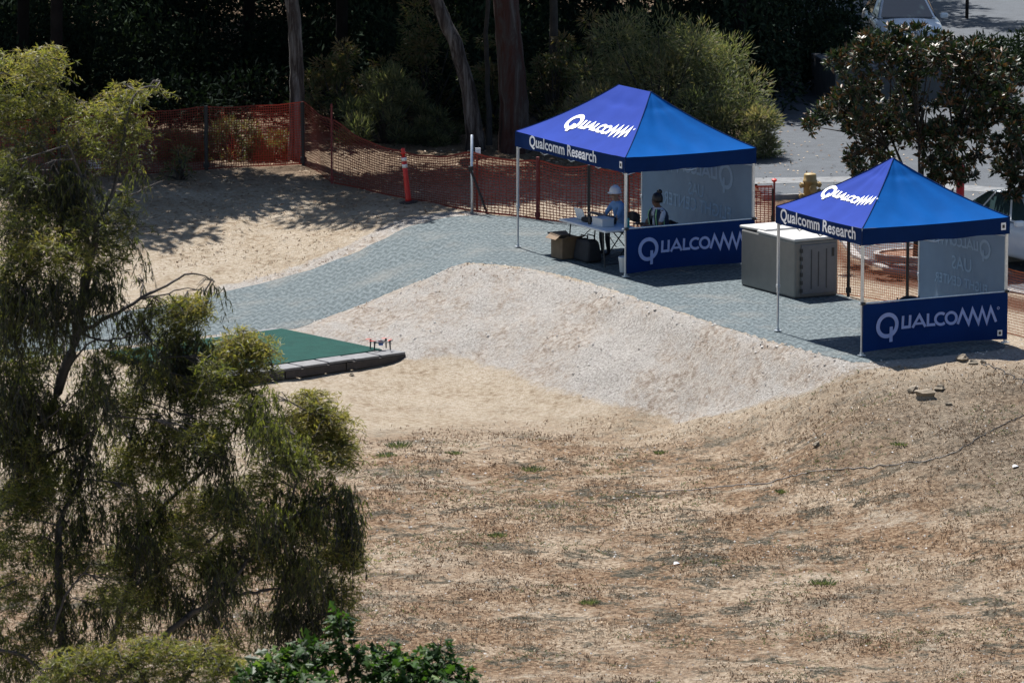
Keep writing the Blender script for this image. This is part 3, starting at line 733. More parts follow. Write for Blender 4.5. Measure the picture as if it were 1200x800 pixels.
# ------------------------------------------------------------------ people
M_SKIN1 = pm('skin_light', (.42, .25, .17), .55, .06); M_SKIN2 = pm('skin_brown', (.16, .085, .055), .55, .06)
M_SHIRT1 = pm('shirt_blue', (.20, .36, .62), .85, .12, 9, bump=.4, bscale=14); M_TROUS = pm('trousers_dark', (.025, .028, .04), .85, .2, 9, bump=.3, bscale=14)
M_SHIRT2 = pm('shirt_pale', (.50, .53, .60), .85, .1, 9); M_SHOE = pm('shoe_black', (.02, .018, .018), .6, .2)
def person(loc, ang, mats, zones, lean, handL, handR, head_turn, scale=1.0):
    """one continuous skinned figure sitting on a 0.46 m seat and facing +x; zones(v) -> material index"""
    V = []; E_ = []; Rd = []
    def add(p, r, par=None):
        V.append(Vector(p)); Rd.append(r); i = len(V)-1
        if par is not None: E_.append((par, i))
        return i
    pel = add((0, 0, .56), .135)
    sp = add((lean*.3, 0, .74), .125, pel); ch = add((lean*.75, 0, .94), .145, sp); up = add((lean*.95, 0, 1.05), .11, ch)
    nk = add((lean*1.05+.01, 0, 1.13), .052, up); jw = add((lean*1.1+.035, 0, 1.205), .068, nk)
    hd = add((lean*1.1+.03, 0, 1.275), .092, jw); tp = add((lean*1.1+.022, 0, 1.345), .070, hd)
    ct, st = math.cos(head_turn), math.sin(head_turn)
    hx, hz = lean*1.1+.03, 1.245
    add((hx+.105*ct, .105*st, hz-.005), .014, jw)                      # nose
    for s in (-1, 1): add((hx-.01-.092*st*s*0, s*.088, hz+.01), .018, hd)   # ears
    for s in (-1, 1):
        hp = add((.05, s*.095, .545), .088, pel); md = add((.24, s*.115, .545), .078, hp); kn = add((.43, s*.125, .53), .062, md)
        cf = add((.43, s*.125, .34), .057, kn); an = add((.40, s*.125, .10), .040, cf)
        hl_ = add((.42, s*.125, .045), .042, an); add((.56, s*.135, .035), .036, hl_)
    for s, tgt in ((1, handL), (-1, handR)):
        tgt = Vector(tgt)
        sh = add((lean*.93, s*.185, 1.03), .066, up); shv = V[sh]
        mid = (shv+tgt)/2; dn = Vector((-.25, s*.35, -1)).normalized()
        d = (tgt-shv).length; L_ = .56; k = math.sqrt(max(.0, (L_/2)**2-(d/2)**2)) if d < L_ else 0
        el = mid+dn*k
        ua = add(shv.lerp(el, .5), .054, sh); e = add(el, .045, ua); fa = add(el.lerp(tgt, .5), .040, e); wr = add(tgt, .027, fa)
        f = (tgt-el).normalized(); f = (f+Vector((.2, -s*.15, -.12))).normalized(); sd_ = f.cross(Vector((0, 0, 1))).normalized()
        pa = add(tgt+f*.05, .033, wr); kn = add(tgt+f*.085, .030, pa)
        for q, (o_, ln) in enumerate(((-.033, .062), (-.011, .076), (.011, .072), (.032, .055))):
            a = add(tgt+f*(.10)+sd_*o_, .0095, kn); b = add(tgt+f*(.10+ln*.55)+sd_*o_*1.1+Vector((0, 0, -.008)), .009, a)
            add(tgt+f*(.10+ln*.9)+sd_*o_*1.1+Vector((0, 0, -.030)), .008, b)
        th = add(tgt+f*.055-sd_*.05*s*-1*-1, .011, pa); add(tgt+f*.092-sd_*.066*s, .009, th)
    me = bpy.data.meshes.new('person'); me.from_pydata([tuple(v) for v in V], E_, [])
    o = bpy.data.objects.new('person', me); COL.objects.link(o)
    md_ = o.modifiers.new('skin', 'SKIN'); md_.use_smooth_shade = True
    for i, d in enumerate(me.skin_vertices[0].data):
        d.radius = (Rd[i], Rd[i]*(1.25 if i in (2, 3) else 1.0)); d.use_root = (i == 0)
    for i in (1, 2, 3): me.skin_vertices[0].data[i].radius = (Rd[i]*.82, Rd[i]*1.18)
    sb = o.modifiers.new('sub', 'SUBSURF'); sb.levels = sb.render_levels = 2
    dg = bpy.context.evaluated_depsgraph_get(); m2 = bpy.data.meshes.new_from_object(o.evaluated_get(dg))
    o.modifiers.clear(); o.data = m2
    for m in mats: m2.materials.append(m)
    for p in m2.polygons: p.use_smooth = True; p.material_index = zones(p.center)
    o.location = loc; o.rotation_euler = (0, 0, ang); o.scale = (scale,)*3
    return o
FACE = AL-R(90)     # facing out over the table (local -y of the tent)
def head_bits(o, lean, turn):
    hx = lean*1.1+.03
    for s in (-1, 1):
        MB().lathe([(.004, -.004), (.010, 0), (.004, .004)], 8, (hx+.083, s*.033, 1.268), Matrix.Rotation(R(90), 4, 'Y')).build('eye', M_DARKM, o)
    MB().box((hx+.082, 0, 1.195), (.012, .045, .008)).build('mouth', pm('lips', (.25, .10, .09), .5, .05), o)
def z1(c):
    if c.z < .10: return 3
    if c.z < .63 and not (c.x > .30 and c.z > .60) and abs(c.y) < .20 and c.z < .62: return 2
    if c.z > 1.125 and abs(c.y) < .13: return 0
    if c.x > .27 and c.z > .62: return 0
    return 1
P1 = person(inL(-.42, -.02), FACE, [M_SKIN1, M_SHIRT1, M_TROUS, M_SHOE], z1, .14, (.50, .16, .85), (.50, -.30, .85), .1, .94)
tag(P1, 'person in white hard hat and blue shirt, seated behind the table, reaching to the laptop', 'person')
head_bits(P1, .14, .1)
hat = MB(); hx = .14*1.1+.03
hat.lathe([(.128, 0), (.126, .02), (.122, .055), (.106, .10), (.075, .132), (.035, .148), (.004, .152)], 20, (hx-.005, 0, 1.292))
hat.lathe([(.10, -.004), (.150, -.006), (.152, .004), (.12, .012)], 20, (hx+.012, 0, 1.292))
hat.tube([(hx-.12, 0, 1.355), (hx-.07, 0, 1.43), (hx, 0, 1.452), (hx+.07, 0, 1.425), (hx+.115, 0, 1.35)], .012, 6)
hat.build('hard_hat', pm('hard_hat_white', (.78, .80, .83), .35, .03), P1, True)
def z2(c):
    if c.z < .10: return 3
    if c.z < .62 and abs(c.y) < .22: return 2
    if c.z > 1.12 and abs(c.y) < .13: return 0
    a = math.hypot(c.x-.07, 0)
    if abs(c.y) > .20 and c.z > .86: return 1
    if abs(c.y) > .185 or c.x > .24: return 0
    return 1
P2 = person(inL(.95, .04), FACE+R(4), [M_SKIN2, M_SHIRT2, M_TROUS, M_SHOE], z2, .06, (.40, .17, .80), (.40, -.17, .80), 0, .98)
tag(P2, 'seated person with dark tied-up hair in navy safety vest with green trim', 'person')
head_bits(P2, .06, 0)
hair = MB(); hx = .06*1.1+.03
hair.lathe([(.104, -.075), (.110, -.03), (.108, .02), (.092, .075), (.06, .108), (.015, .122)], 16, (hx-.026, 0, 1.292))
hair.lathe([(.02, -.05), (.05, -.03), (.058, 0), (.05, .03), (.02, .05)], 12, (hx-.07, 0, 1.42))
hair.build('hair', pm('hair_black', (.012, .010, .010), .5, .2), P2, True)
# vest: a shell round the torso with green reflective edging
def vest(o, lean, mat, trim):
    vs = []; fs = []; n = 28; rows = [(.60, .165, .185), (.72, .165, .19), (.84, .172, .20), (.95, .178, .212), (1.03, .15, .20), (1.085, .10, .15)]
    for z, rx, ry in rows:
        cx = lean*(.3+(z-.74)*2.2) if z > .66 else lean*.2
        for k in range(n):
            a = R(24)+(2*math.pi-R(48))*k/(n-1); vs.append((cx+rx*math.cos(a), ry*math.sin(a), z))
    for i in range(len(rows)-1):
        for k in range(n-1): fs.append((i*n+k, i*n+k+1, (i+1)*n+k+1, (i+1)*n+k))
    v = mesh_obj('safety_vest', vs, fs, mat, o, True); s = v.modifiers.new('t', 'SOLIDIFY'); s.thickness = .012; s.offset = 1
    for k0 in (1, 26, 5, 22):
        pts = [Vector(vs[i*n+k0]) for i in range(len(rows))]
        cen = Vector((lean*.6, 0, 0)); pts = [p+Vector((p.x-cen.x, p.y, 0)).normalized()*.014 for p in pts]
        MB().tube(pts, .014, 6).build('reflective_trim', trim, v)
vest(P2, .06, pm('vest_navy', (.015, .03, .07), .8, .15, 9), pm('vest_trim', (.30, .58, .26), .5, .06))
vest_chair2 = folding_chair(inL(.95, .08), FACE+R(4), 'black folding chair with rounded back under the person in the safety vest')
folding_chair(inL(-.42, .02), FACE, 'black folding chair under the person wearing the white hard hat')
# dark round-backed chair just behind the small tent's banner
folding_chair(inR(.95, -.35, .12), AR+R(180), 'empty black folding chair behind the banner of the small tent')
# ------------------------------------------------------------------ storage locker
M_LOCK = pm('locker_grey', (.175, .168, .152), .32, .06, 5, spec=.5); M_LID = pm('locker_lid', (.46, .45, .43), .5, .05, 6)
M_DOOR = pm('locker_door', (.14, .145, .155), .45, .06, 6)
fc = at(931, 350, .03)
LKA = -R(61)
lk = empty('storage_locker', (fc.x, fc.y, .03), LKA)     # local x towards camera (A->B), y along B->C; origin at the near corner
LX, LY, LZ = 1.92, .95, 1.06
bevel(MB().box((-LX/2, LY/2, LZ/2), (LX, LY, LZ)).build('body', M_LOCK, lk), .035, 3)
bevel(MB().box((-LX*.34, LY/2, LZ+.031), (LX*.70, LY+.05, .06)).build('lid', M_LID, lk), .02, 2)
bevel(MB().box((-LX*.80, LY/2+.02, LZ+.055), (LX*.50, LY+.01, .055), m=Matrix.Rotation(R(-2.4), 4, 'Y')).build('rear_lid', M_LID, lk), .02, 2)
bevel(MB().box((.012, LY*.54, LZ*.5), (.03, LY*.80, LZ*.88)).build('door', M_DOOR, lk), .01, 2)
dr = lk.children[-1]
for y in (.36, .52, .70):
    MB().box((.029, y*LY*1.02, LZ*.5), (.006, .022, LZ*(.70 if y != .52 else .62))).build('groove', pm('groove_dark', (.05, .052, .055), .6, .1) if y == .36 else bpy.data.materials['groove_dark'], dr)
for i in range(6):
    MB().box((.026, .135, .14+i*.15), (.012, .05, .075)).build('hinge', M_DARKM, lk)
MB().box((.032, LY*.86, LZ*.78), (.012, .05, .16)).build('latch', M_DARKM, lk)
MB().box((-LX/2, LY/2, -.008), (LX-.05, LY-.05, .03)).build('plinth', M_DARKM, lk)
tag(lk, 'grey plastic storage locker with pale lid and grooved door between the two tents', 'locker')

# ------------------------------------------------------------------ landing pad
M_TURF = pm('green_turf', (.008, .048, .040), .9, .12, 3, bump=.6, bscale=160, spec=.15)
M_WOOD = pm('weathered_plank', (.15, .15, .155), .85, .16, 7, bump=.4, bscale=30); M_WOODD = pm('dark_timber', (.045, .038, .036), .8, .2, 8)
PZ = -1.13
BRc = at(330, 384.5, PZ); FRc = at(448, 409, PZ)
e1 = Vector((FRc.x-BRc.x, FRc.y-BRc.y)); padD = e1.length; e1.normalize(); e2 = Vector((e1.y, -e1.x))   # e2 points left / towards camera
if e2.x > 0: e2 = -e2
padL = 4.1; pa = math.atan2(e1.y, e1.x)
pad = empty('landing_pad', (BRc.x, BRc.y, PZ), pa)   # local x = e1; local -y or +y = e2
sg = 1 if Vector((-math.sin(pa), math.cos(pa))).dot(e2) > 0 else -1
bevel(MB().box((padD/2, sg*padL/2, -.03), (padD, padL, .06)).build('turf', M_TURF, pad), .008, 1)
MB().box((padD/2, sg*padL/2, -.15), (padD-.08, padL-.08, .17)).build('substructure', M_WOODD, pad)
nP = 7; x0 = -.22; pw = (padL+.22)/nP
for i in range(nP):
    c = x0+pw*(i+.5)
    bevel(MB().box((padD+.235+random.uniform(-.008, .008), sg*c, -.035+random.uniform(-.006, .006)), (.43, pw-.045, .045), rz=random.uniform(-.008, .008)).build('plank', M_WOOD, pad), .006, 1)
for i in range(3):
    w3 = (padL+.22)/3
    bevel(MB().box((padD+.42, sg*(x0+w3*(i+.5)), -.135), (.07, w3-.03, .145)).build('fascia_board', M_WOODD, pad), .006, 1)
for i in range(4):
    bevel(MB().box((-.10, sg*(padL/4*(i+.5)), -.045), (.16, padL/4-.02, .06)).build('plank', M_WOOD, pad), .006, 1)
tag(pad, 'green turf landing pad edged with grey planks at the foot of the ramp', 'landing pad')

# ------------------------------------------------------------------ drone standing on the pad's corner
dp = at(447, 409.0, PZ+.0)
dr_ = empty('drone', (dp.x-.02, dp.y-.05, PZ), R(20))
M_WHT = pm('drone_shell', (.14, .145, .17), .3, .03); M_RED = pm('propeller_red', (.75, .06, .05), .5, .05); M_BLU = pm('drone_battery', (.03, .12, .42), .4, .05)
bevel(MB().box((0, 0, .145), (.15, .10, .035)).build('body', M_WHT, dr_), .012, 2)
bevel(MB().box((0, 0, .175), (.09, .06, .028)).build('top_cover', M_WHT, dr_), .01, 2)
bevel(MB().box((.01, 0, .105), (.08, .055, .045)).build('battery', M_BLU, dr_), .006, 1)
for sx in (-1, 1):
    for sy in (-1, 1):
        ax, ay = sx*.155, sy*.12
        MB().tube([(sx*.06, sy*.04, .15), (ax, ay, .155)], .011, 6).build('arm', M_DARKM, dr_)
        MB().lathe([(.018, .135), (.020, .15), (.020, .185), (.010, .195)], 10, (ax, ay, 0)).build('motor', M_DARKM, dr_, True)
        MB().tube([(ax, ay, .14), (ax*1.04, ay*1.04, .0)], [.016, .012], 6).build('leg', M_DARKM, dr_)
        a = random.uniform(0, 3.1); pr = MB()
        for q in (0, math.pi):
            d = Vector((math.cos(a+q), math.sin(a+q), 0)); n_ = Vector((-d.y, d.x, 0))
            c0 = Vector((ax, ay, .198))
            pr.add([c0-n_*.006, c0+d*.05-n_*.014+Vector((0, 0, .004)), c0+d*.115-n_*.004, c0+d*.115+n_*.004, c0+d*.05+n_*.010, c0+n_*.006], [(0, 1, 4, 5), (1, 2, 3, 4)])
        o = pr.build('propeller', M_RED, dr_); s = o.modifiers.new('t', 'SOLIDIFY'); s.thickness = .003
dr_.scale = (.98, .98, .98)
tag(dr_, 'small quadcopter drone with red propellers on the corner of the green pad', 'drone')

# ------------------------------------------------------------------ orange safety fences
M_NET = pm('orange_net_shade_tint', (.16, .019, .010), .6, .1, 5, transl=.3); M_NET2 = pm('orange_net_lighter', (.50, .14, .05), .6, .1, 5, transl=.3)  # first net's orange darkened to hold the tree shade; second kept lighter
M_NETR = pm('red_net', (.55, .035, .03), .6, .1, 5, transl=.3)
M_TPOST = pm('black_post', (.012, .014, .016), .6, .2, 14); M_RPOST = pm('rust_red_post', (.16, .022, .02), .7, .2, 14)
def fence(label, pts, h, cell, mat, posts, sag=.05, cell_v=None, w=.011, group='orange safety fences', hs=None):
    """pts: ground points (Vector); net strung along them; posts: (index or Vector, height, material, radius)"""
    P = [Vector(p) for p in pts]; F = empty('safety_fence', (P[0].x, P[0].y, P[0].z)); o0 = P[0]
    seg = [0]
    for i in range(1, len(P)): seg.append(seg[-1]+(P[i]-P[i-1]).to_2d().length)
    def base(s):
        i = max(k for k in range(len(P)) if seg[k] <= s+1e-9); i = min(i, len(P)-2)
        t = (s-seg[i])/(seg[i+1]-seg[i]); q = P[i].lerp(P[i+1], t)
        hh = h if hs is None else hs[i]*(1-t)+hs[i+1]*t
        d = (P[i+1]-P[i]).to_2d().normalized()
        return q, hh-sag*4*t*(1-t), Vector((-d.y, d.x, 0)), 4*t*(1-t)
    def pt(s, v, off=0.0):
        q, hh, n_, bl = base(s)
        g = q.z+.03
        bul = .05*math.sin(s*2.1+v*2)*bl
        return Vector((q.x, q.y, g+hh*v+.012*math.sin(s*5.3)*v))+n_*(bul+off)-o0
    m = MB(); tot = seg[-1]; ds = .30; ns = max(2, int(tot/ds)); nv = int(h/cell)
    for j in range(nv+1):
        v = j/nv; ww = w if 0 < j < nv else w*2.2; vs = []; fs = []
        for i in range(ns+1):
            a = pt(tot*i/ns, v); vs += [a-Vector((0, 0, ww/2)), a+Vector((0, 0, ww/2))]
        for i in range(ns): fs.append((2*i, 2*i+2, 2*i+3, 2*i+1))
        m.add(vs, fs)
    cv = cell_v or cell; nc = int(tot/cv)
    for i in range(nc+1):
        s = tot*i/nc; vs = []; fs = []; _, _, n_, _ = base(s); t = Vector((n_.y, -n_.x, 0))
        for j in range(7):
            a = pt(s, j/6, .002); vs += [a-t*w/2, a+t*w/2]
        for j in range(6): fs.append((2*j, 2*j+1, 2*j+3, 2*j+2))
        m.add(vs, fs)
    net = m.build('net', mat, F); net['kind'] = 'stuff'
    for ps in posts:
        q, ph, pmt, pr = ps[:4]; q = P[q] if isinstance(q, int) else q
        a = q-o0; tl = ps[4] if len(ps) > 4 else 0
        b = MB(); b.tube([(a.x, a.y-.03, a.z-.25), (a.x+tl, a.y-.03, a.z+ph)], pr, 6); b.box((a.x+tl*.1, a.y-.03, a.z+.12), (pr*3.2, pr*1.2, .10)); b.build('post', pmt, F)
    return tag(F, label, 'fence', group)
def gp3(px, py):
    q = g_at(px, py); return Vector((q.x, q.y, tz(q.x, q.y)))
f1 = [gp3(-90, 222), gp3(70, 212), gp3(242, 199), gp3(356, 194), gp3(389, 214)]
fence('left run of orange safety fence on black posts in front of the dark trees', f1, 1.34, .055, M_NET, [(0, 1.4, M_TPOST, .03), (1, 1.42, M_TPOST, .035), (2, 1.40, M_TPOST, .042), (3, 1.38, M_TPOST, .042, -.03), (4, 1.72, M_RPOST, .022)], .03, w=.013)
f2 = [gp3(391, 215), gp3(470, 232), gp3(553, 249), gp3(630, 258), gp3(690, 265), gp3(735, 270), gp3(790, 272), gp3(905, 262)]
fence('middle run of sagging orange safety fence passing behind the larger tent', f2, 1.22, .06, M_NET, [(3, 1.30, M_RPOST, .035), (4, 1.25, M_TPOST, .03), (5, 1.25, M_TPOST, .03), (6, 1.25, M_TPOST, .03), (7, .72, M_TPOST, .018)], .10, cell_v=.09, w=.018,
      hs=[1.35, .95, 1.22, 1.22, 1.22, 1.22, 1.1, .75])
f3 = [gp3(972, 345), gp3(994, 347), gp3(1063, 357), gp3(1135, 376), gp3(1215, 402), gp3(1300, 425)]
fence('fine-meshed orange safety fence behind the small tent and the parked car', f3, 1.16, .05, M_NET2, [(1, 1.22, M_TPOST, .03), (2, 1.22, M_TPOST, .03), (3, 1.22, M_TPOST, .03), (4, 1.22, M_TPOST, .03), (5, 1.22, M_TPOST, .03)], .02, w=.0085)
# single posts
pg = gp3(553, 250); sp_ = empty('steel_post', pg)
MB().tube([(0, 0, -.2), (0, 0, 1.62)], .027, 8).build('pipe', M_STEEL, sp_, True)
MB().tube([(-.03, -.04, .92), (.33, -.10, -.02)], .026, 6).build('brace', M_TPOST, sp_)
MB().box((-.02, -.04, .93), (.10, .05, .09)).build('coupling', M_TPOST, sp_)
tag(sp_, 'grey steel pipe post with black diagonal brace left of the larger tent', 'post')
pg = gp3(559, 247); st_ = empty('marker_stake', pg)
MB().box((0, 0, .55), (.045, .03, 1.3)).build('stake', M_RPOST, st_)
bevel(MB().box((.02, -.03, 1.22), (.11, .02, .13)).build('tag', M_WHITEP, st_), .003, 1)
tag(st_, 'red marker stake with small white tag beside the steel pipe post', 'stake')
pg = gp3(479, 238); dl = empty('delineator_post', pg, .2); dl.rotation_euler = (0, R(-6), 0)
M_DEL = pm('delineator_orange', (.55, .022, .016), .5, .06); M_REFL = pm('reflective_band', (.75, .72, .68), .4, .05)
MB().lathe([(.075, .03), (.062, .10), (.055, .50), (.052, .98)], 14).build('tube', M_DEL, dl, True)
MB().lathe([(.03, .975), (.03, 1.02), (.055, 1.03), (.058, 1.06), (.035, 1.09), (.05, 1.12), (.03, 1.15)], 14).build('top_grip', M_DEL, dl, True)
for z in (.74, .88): MB().lathe([(.0565, z), (.056, z+.075)], 14).build('reflective_band', M_REFL, dl, True)
MB().lathe([(.20, -.02), (.20, .025), (.08, .045)], 12).build('base', M_DARKM, dl)
tag(dl, 'orange delineator post with white bands leaning in front of the safety fence', 'post')
pg = Vector(at(907, 262, 0)); rp = empty('red_capped_post', (pg.x, pg.y, -.05))
MB().tube([(0, 0, 0), (0, 0, .93)], .022, 8).build('shaft', M_RPOST, rp)
MB().lathe([(.03, .90), (.055, .93), (.055, .95), (.025, .97)], 10).build('cap', M_DEL, rp)
tag(rp, 'thin dark red post with flared cap right of the larger tent', 'post')
pg = at(1125, 246, -.1); rb = empty('red_bollard', (pg.x, pg.y, -.1))
MB().lathe([(.085, 0), (.085, .90), (.075, .96), (.03, 1.0)], 14).build('pipe', pm('bollard_red', (.45, .012, .02), .5, .08), rb, True)
MB().lathe([(.15, 0), (.14, .04), (.09, .05)], 14).build('footing', M_CONC, rb)
tag(rb, 'red bollard on the asphalt behind the right side of the small tent', 'bollard')

# fire hydrant
pg = at(949, 243, -.02); hy = empty('fire_hydrant', (pg.x, pg.y, -.05), R(15))
M_HYD = pm('hydrant_yellow', (.29, .20, .075), .55, .12, 8)
MB().lathe([(.17, 0), (.17, .05), (.12, .06), (.12, .12), (.135, .13), (.135, .55), (.15, .56), (.15, .60), (.135, .61), (.13, .70), (.125, .72), (.11, .735), (.05, .745)], 18).build('barrel', M_HYD, hy, True)
for a, z, ln, r in ((0, .50, .13, .05), (180, .50, .11, .05), (270, .44, .12, .065), (180, .28, .12, .045), (0, .34, .13, .06)):
    Mx = Matrix.Rotation(R(a), 4, 'Z') @ Matrix.Translation((.12, 0, z)) @ Matrix.Rotation(R(90), 4, 'Y')
    MB().lathe([(r, 0), (r, ln*.5), (r*1.25, ln*.5), (r*1.25, ln*.8), (r*.55, ln*.82), (r*.5, ln)], 12, m=Mx).build('outlet', M_HYD, hy)
MB().tube([(.20, .05, .50), (.24, .07, .40), (.22, .09, .30)], .008, 5).build('chain', M_STEEL, hy)
tag(hy, 'weathered yellow fire hydrant at the kerb behind the storage locker', 'hydrant')

# ------------------------------------------------------------------ cars
def car(loc, ang, paint, label, parked_dark=False):
    T = empty('parked_car', loc, ang)      # +x forward
    M_GL = bpy.data.materials.get('car_glass') or pm('car_glass', (.03, .055, .06), .06, .1, 3, spec=.9)
    M_TY = bpy.data.materials.get('tyre') or pm('tyre', (.018, .018, .018), .85, .1); M_RIM = bpy.data.materials.get('wheel_rim') or pm('wheel_rim', (.5, .5, .52), .3, .05, metal=.8)
    st = [(-2.22, .50, .78, .66), (-2.16, .34, .92, .78), (-1.85, .24, .99, .86), (-1.2, .20, .97, .89), (0, .20, .96, .90), (.9, .20, .965, .89), (1.25, .20, .93, .885), (1.7, .22, .85, .86), (2.0, .28, .76, .80), (2.15, .36, .66, .68)]
    vs = []; fs = []
    for x, zl, zt, w in st:
        zm = (zl+zt)/2
        sec = [(-w*.86, zl), (-w*.985, zl+.12), (-w, zm), (-w*.97, zt-.09), (-w*.86, zt-.015), (-w*.45, zt+.02), (0, zt+.03)]
        sec = sec+[(-a, b) for a, b in sec[-2::-1]]
        vs += [(x, a, b) for a, b in sec]
    n = 13
    for i in range(len(st)-1):
        for k in range(n): fs.append((i*n+k, (i+1)*n+k, (i+1)*n+(k+1) % n, i*n+(k+1) % n))
    fs += [tuple(range(n)), tuple((len(st)-1)*n+k for k in range(n-1, -1, -1))]
    bo = mesh_obj('body', vs, fs, paint, T, True); s = bo.modifiers.new('s', 'SUBSURF'); s.levels = s.render_levels = 2
    # greenhouse
    lo = [(-1.80, .76), (-1.1, .80), (.2, .80), (1.02, .74)]; hi = [(-1.02, .56), (-.7, .60), (-.1, .60), (.20, .56)]
    zl, zh = .955, 1.43; vs = []
    for (x, w) in lo: vs += [(x, -w, zl), (x, w, zl)]
    for (x, w) in hi: vs += [(x, -w, zh-(.03 if x in (-1.02, .20) else 0)), (x, w, zh-(.03 if x in (-1.02, .20) else 0))]
    fs = []
    for i in range(3): fs += [(2*i, 2*i+2, 8+2*i+2, 8+2*i), (2*i+1, 8+2*i+1, 8+2*i+3, 2*i+3), (8+2*i, 8+2*i+2, 8+2*i+3, 8+2*i+1)]
    fs += [(0, 8, 9, 1), (6, 7, 15, 14)]
    cab = mesh_obj('cabin', vs, fs, paint, T); bevel(cab, .05, 3)
    V = [Vector(v) for v in vs]
    def pane(name, q, inset=.10, off=.012):
        q = [V[i] for i in q]; c = sum(q, Vector())/4; nn = (q[1]-q[0]).cross(q[3]-q[0]).normalized()
        if nn.dot(c-Vector((-.3, 0, 1.1))) < 0: nn = -nn
        p = [v.lerp(c, inset)+nn*off for v in q]; p2 = [v.lerp(c, inset)+nn*(off-.03) for v in q]
        return mesh_obj(name, p+p2, [(0, 1, 2, 3), (0, 4, 5, 1), (1, 5, 6, 2), (2, 6, 7, 3), (3, 7, 4, 0)], M_GL, T)
    pane('windshield', (6, 7, 15, 14)); pane('rear_window', (0, 1, 9, 8))
    for sd in (0, 1):
        for i in range(3): pane('side_window', (2*i+sd, 2*i+2+sd, 8+2*i+2+sd, 8+2*i+sd), .12)
    for s in (-1, 1):
        bevel(MB().box((.80, s*.97, 1.0), (.12, .20, .13)).build('mirror', paint, T), .04, 3)
        bevel(MB().box((1.98, s*.60, .66), (.20, .32, .12), rz=-s*.35).build('headlight', pm('headlight_glass', (.55, .57, .6), .1, .05) if not bpy.data.materials.get('headlight_glass') else bpy.data.materials['headlight_glass'], T), .03, 2)
        bevel(MB().box((-2.13, s*.60, .80), (.10, .30, .14), rz=s*.3).build('tail_light', M_RED, T), .02, 2)
        for x in (1.38, -1.38):
            wl = empty('wheel', (x, s*.80, .32)); wl.parent = T
            Mx = Matrix.Rotation(R(90), 4, 'X')
            MB().lathe([(.20, -.11), (.30, -.115), (.325, -.08), (.325, .08), (.30, .115), (.20, .11)], 24, m=Mx).build('tyre', M_TY, wl, True)
            MB().lathe([(.05, -.118), (.19, -.112), (.205, -.10), (.205, .10), (.19, .112), (.05, .118)], 20, m=Mx).build('rim', M_RIM, wl)
            MB().lathe([(.385, s*.02-.08), (.39, s*.09)], 24, (x, s*.815, .34), m=Mx @ Matrix.Rotation(0, 4, 'Z')).build('wheel_arch', M_TY, T)
    bevel(MB().box((2.12, 0, .50), (.10, .90, .16)).build('grille', M_DARKM, T), .02, 2)
    bevel(MB().box((.98, 0, .975), (.22, 1.25, .02), m=Matrix.Rotation(R(6), 4, 'Y')).build('cowl', M_DARKM, T), .005, 1)
    return tag(T, label, 'car', 'white parked cars')
M_CARW = pm('car_paint_white', (.78, .80, .82), .25, .02, 3, spec=.6)
M_CARS = pm('car_paint_silver_white', (.70, .74, .78), .25, .02, 3, spec=.6)
cw = at(1201, 327, -.1)
ca = math.atan2(-.90, .43)
# front right wheel placed at the edge of the frame
fx = Vector((cw.x+.32, cw.y, -.1))-Vector((math.cos(ca)*1.38+math.sin(ca)*.80, math.sin(ca)*1.38-math.cos(ca)*.80, 0))
car(fx, ca, M_CARS, 'white car parked on the asphalt behind the small tent at the right edge')
cz = at(1058, 20, .93)
car((cz.x+.08, cz.y+1.3, -.094), -R(90)+R(3), M_CARW, 'white car facing the camera beyond the hedge at the top right')
cz2 = at(1215, 2, .9)
# concrete wall stub beside the road
q = at(978, 126, -.1); cwE = empty('concrete_wall', (q.x, q.y, -.1), R(8))
bevel(MB().box((.13, 1.5, .46), (.24, 3.0, .96)).build('side_face', pm('concrete_stained', (.13, .13, .135), .9, .15, 4, bump=.3), cwE), .02, 2)
bevel(MB().box((2.28, .12, .44), (4.04, .24, .92)).build('front_face', pm('concrete_dull', (.085, .09, .095), .9, .1, 5, bump=.3), cwE), .02, 2)
bevel(MB().box((1.2, 1.62, .90), (1.9, 2.74, .06)).build('cap_slab', bpy.data.materials['concrete_stained'], cwE), .02, 2)
tag(cwE, 'low grey concrete enclosure by the road, half hidden by the glossy-leaved tree', 'wall')
# planter island kerb under the glossy tree
ic = at(1086, 303, -.1)
ring = [(ic.x+1.05*math.cos(a)*(.95 if math.cos(a) < 0 else 1.9), ic.y+.62*math.sin(a)) for a in [2*math.pi*i/28 for i in range(28)]]
isl = empty('planter_island', (0, 0, 0)); kerb('kerb_ring', ring, .13, -.2, .02, M_CONC, isl, True)
n_ = len(ring); mesh_obj('mulch_bed', [(x, y, -.02) for x, y in ring]+[(ic.x+.3, ic.y, .05)], [(i, (i+1) % n_, n_) for i in range(n_)], pm('bark_mulch', (.24, .13, .08), .95, scale=22, bump=1.0, bscale=30, col2=(.07, .04, .03)), isl)
tag(isl, 'kerbed planter island with bark mulch around the trunk behind the small tent', 'planter')
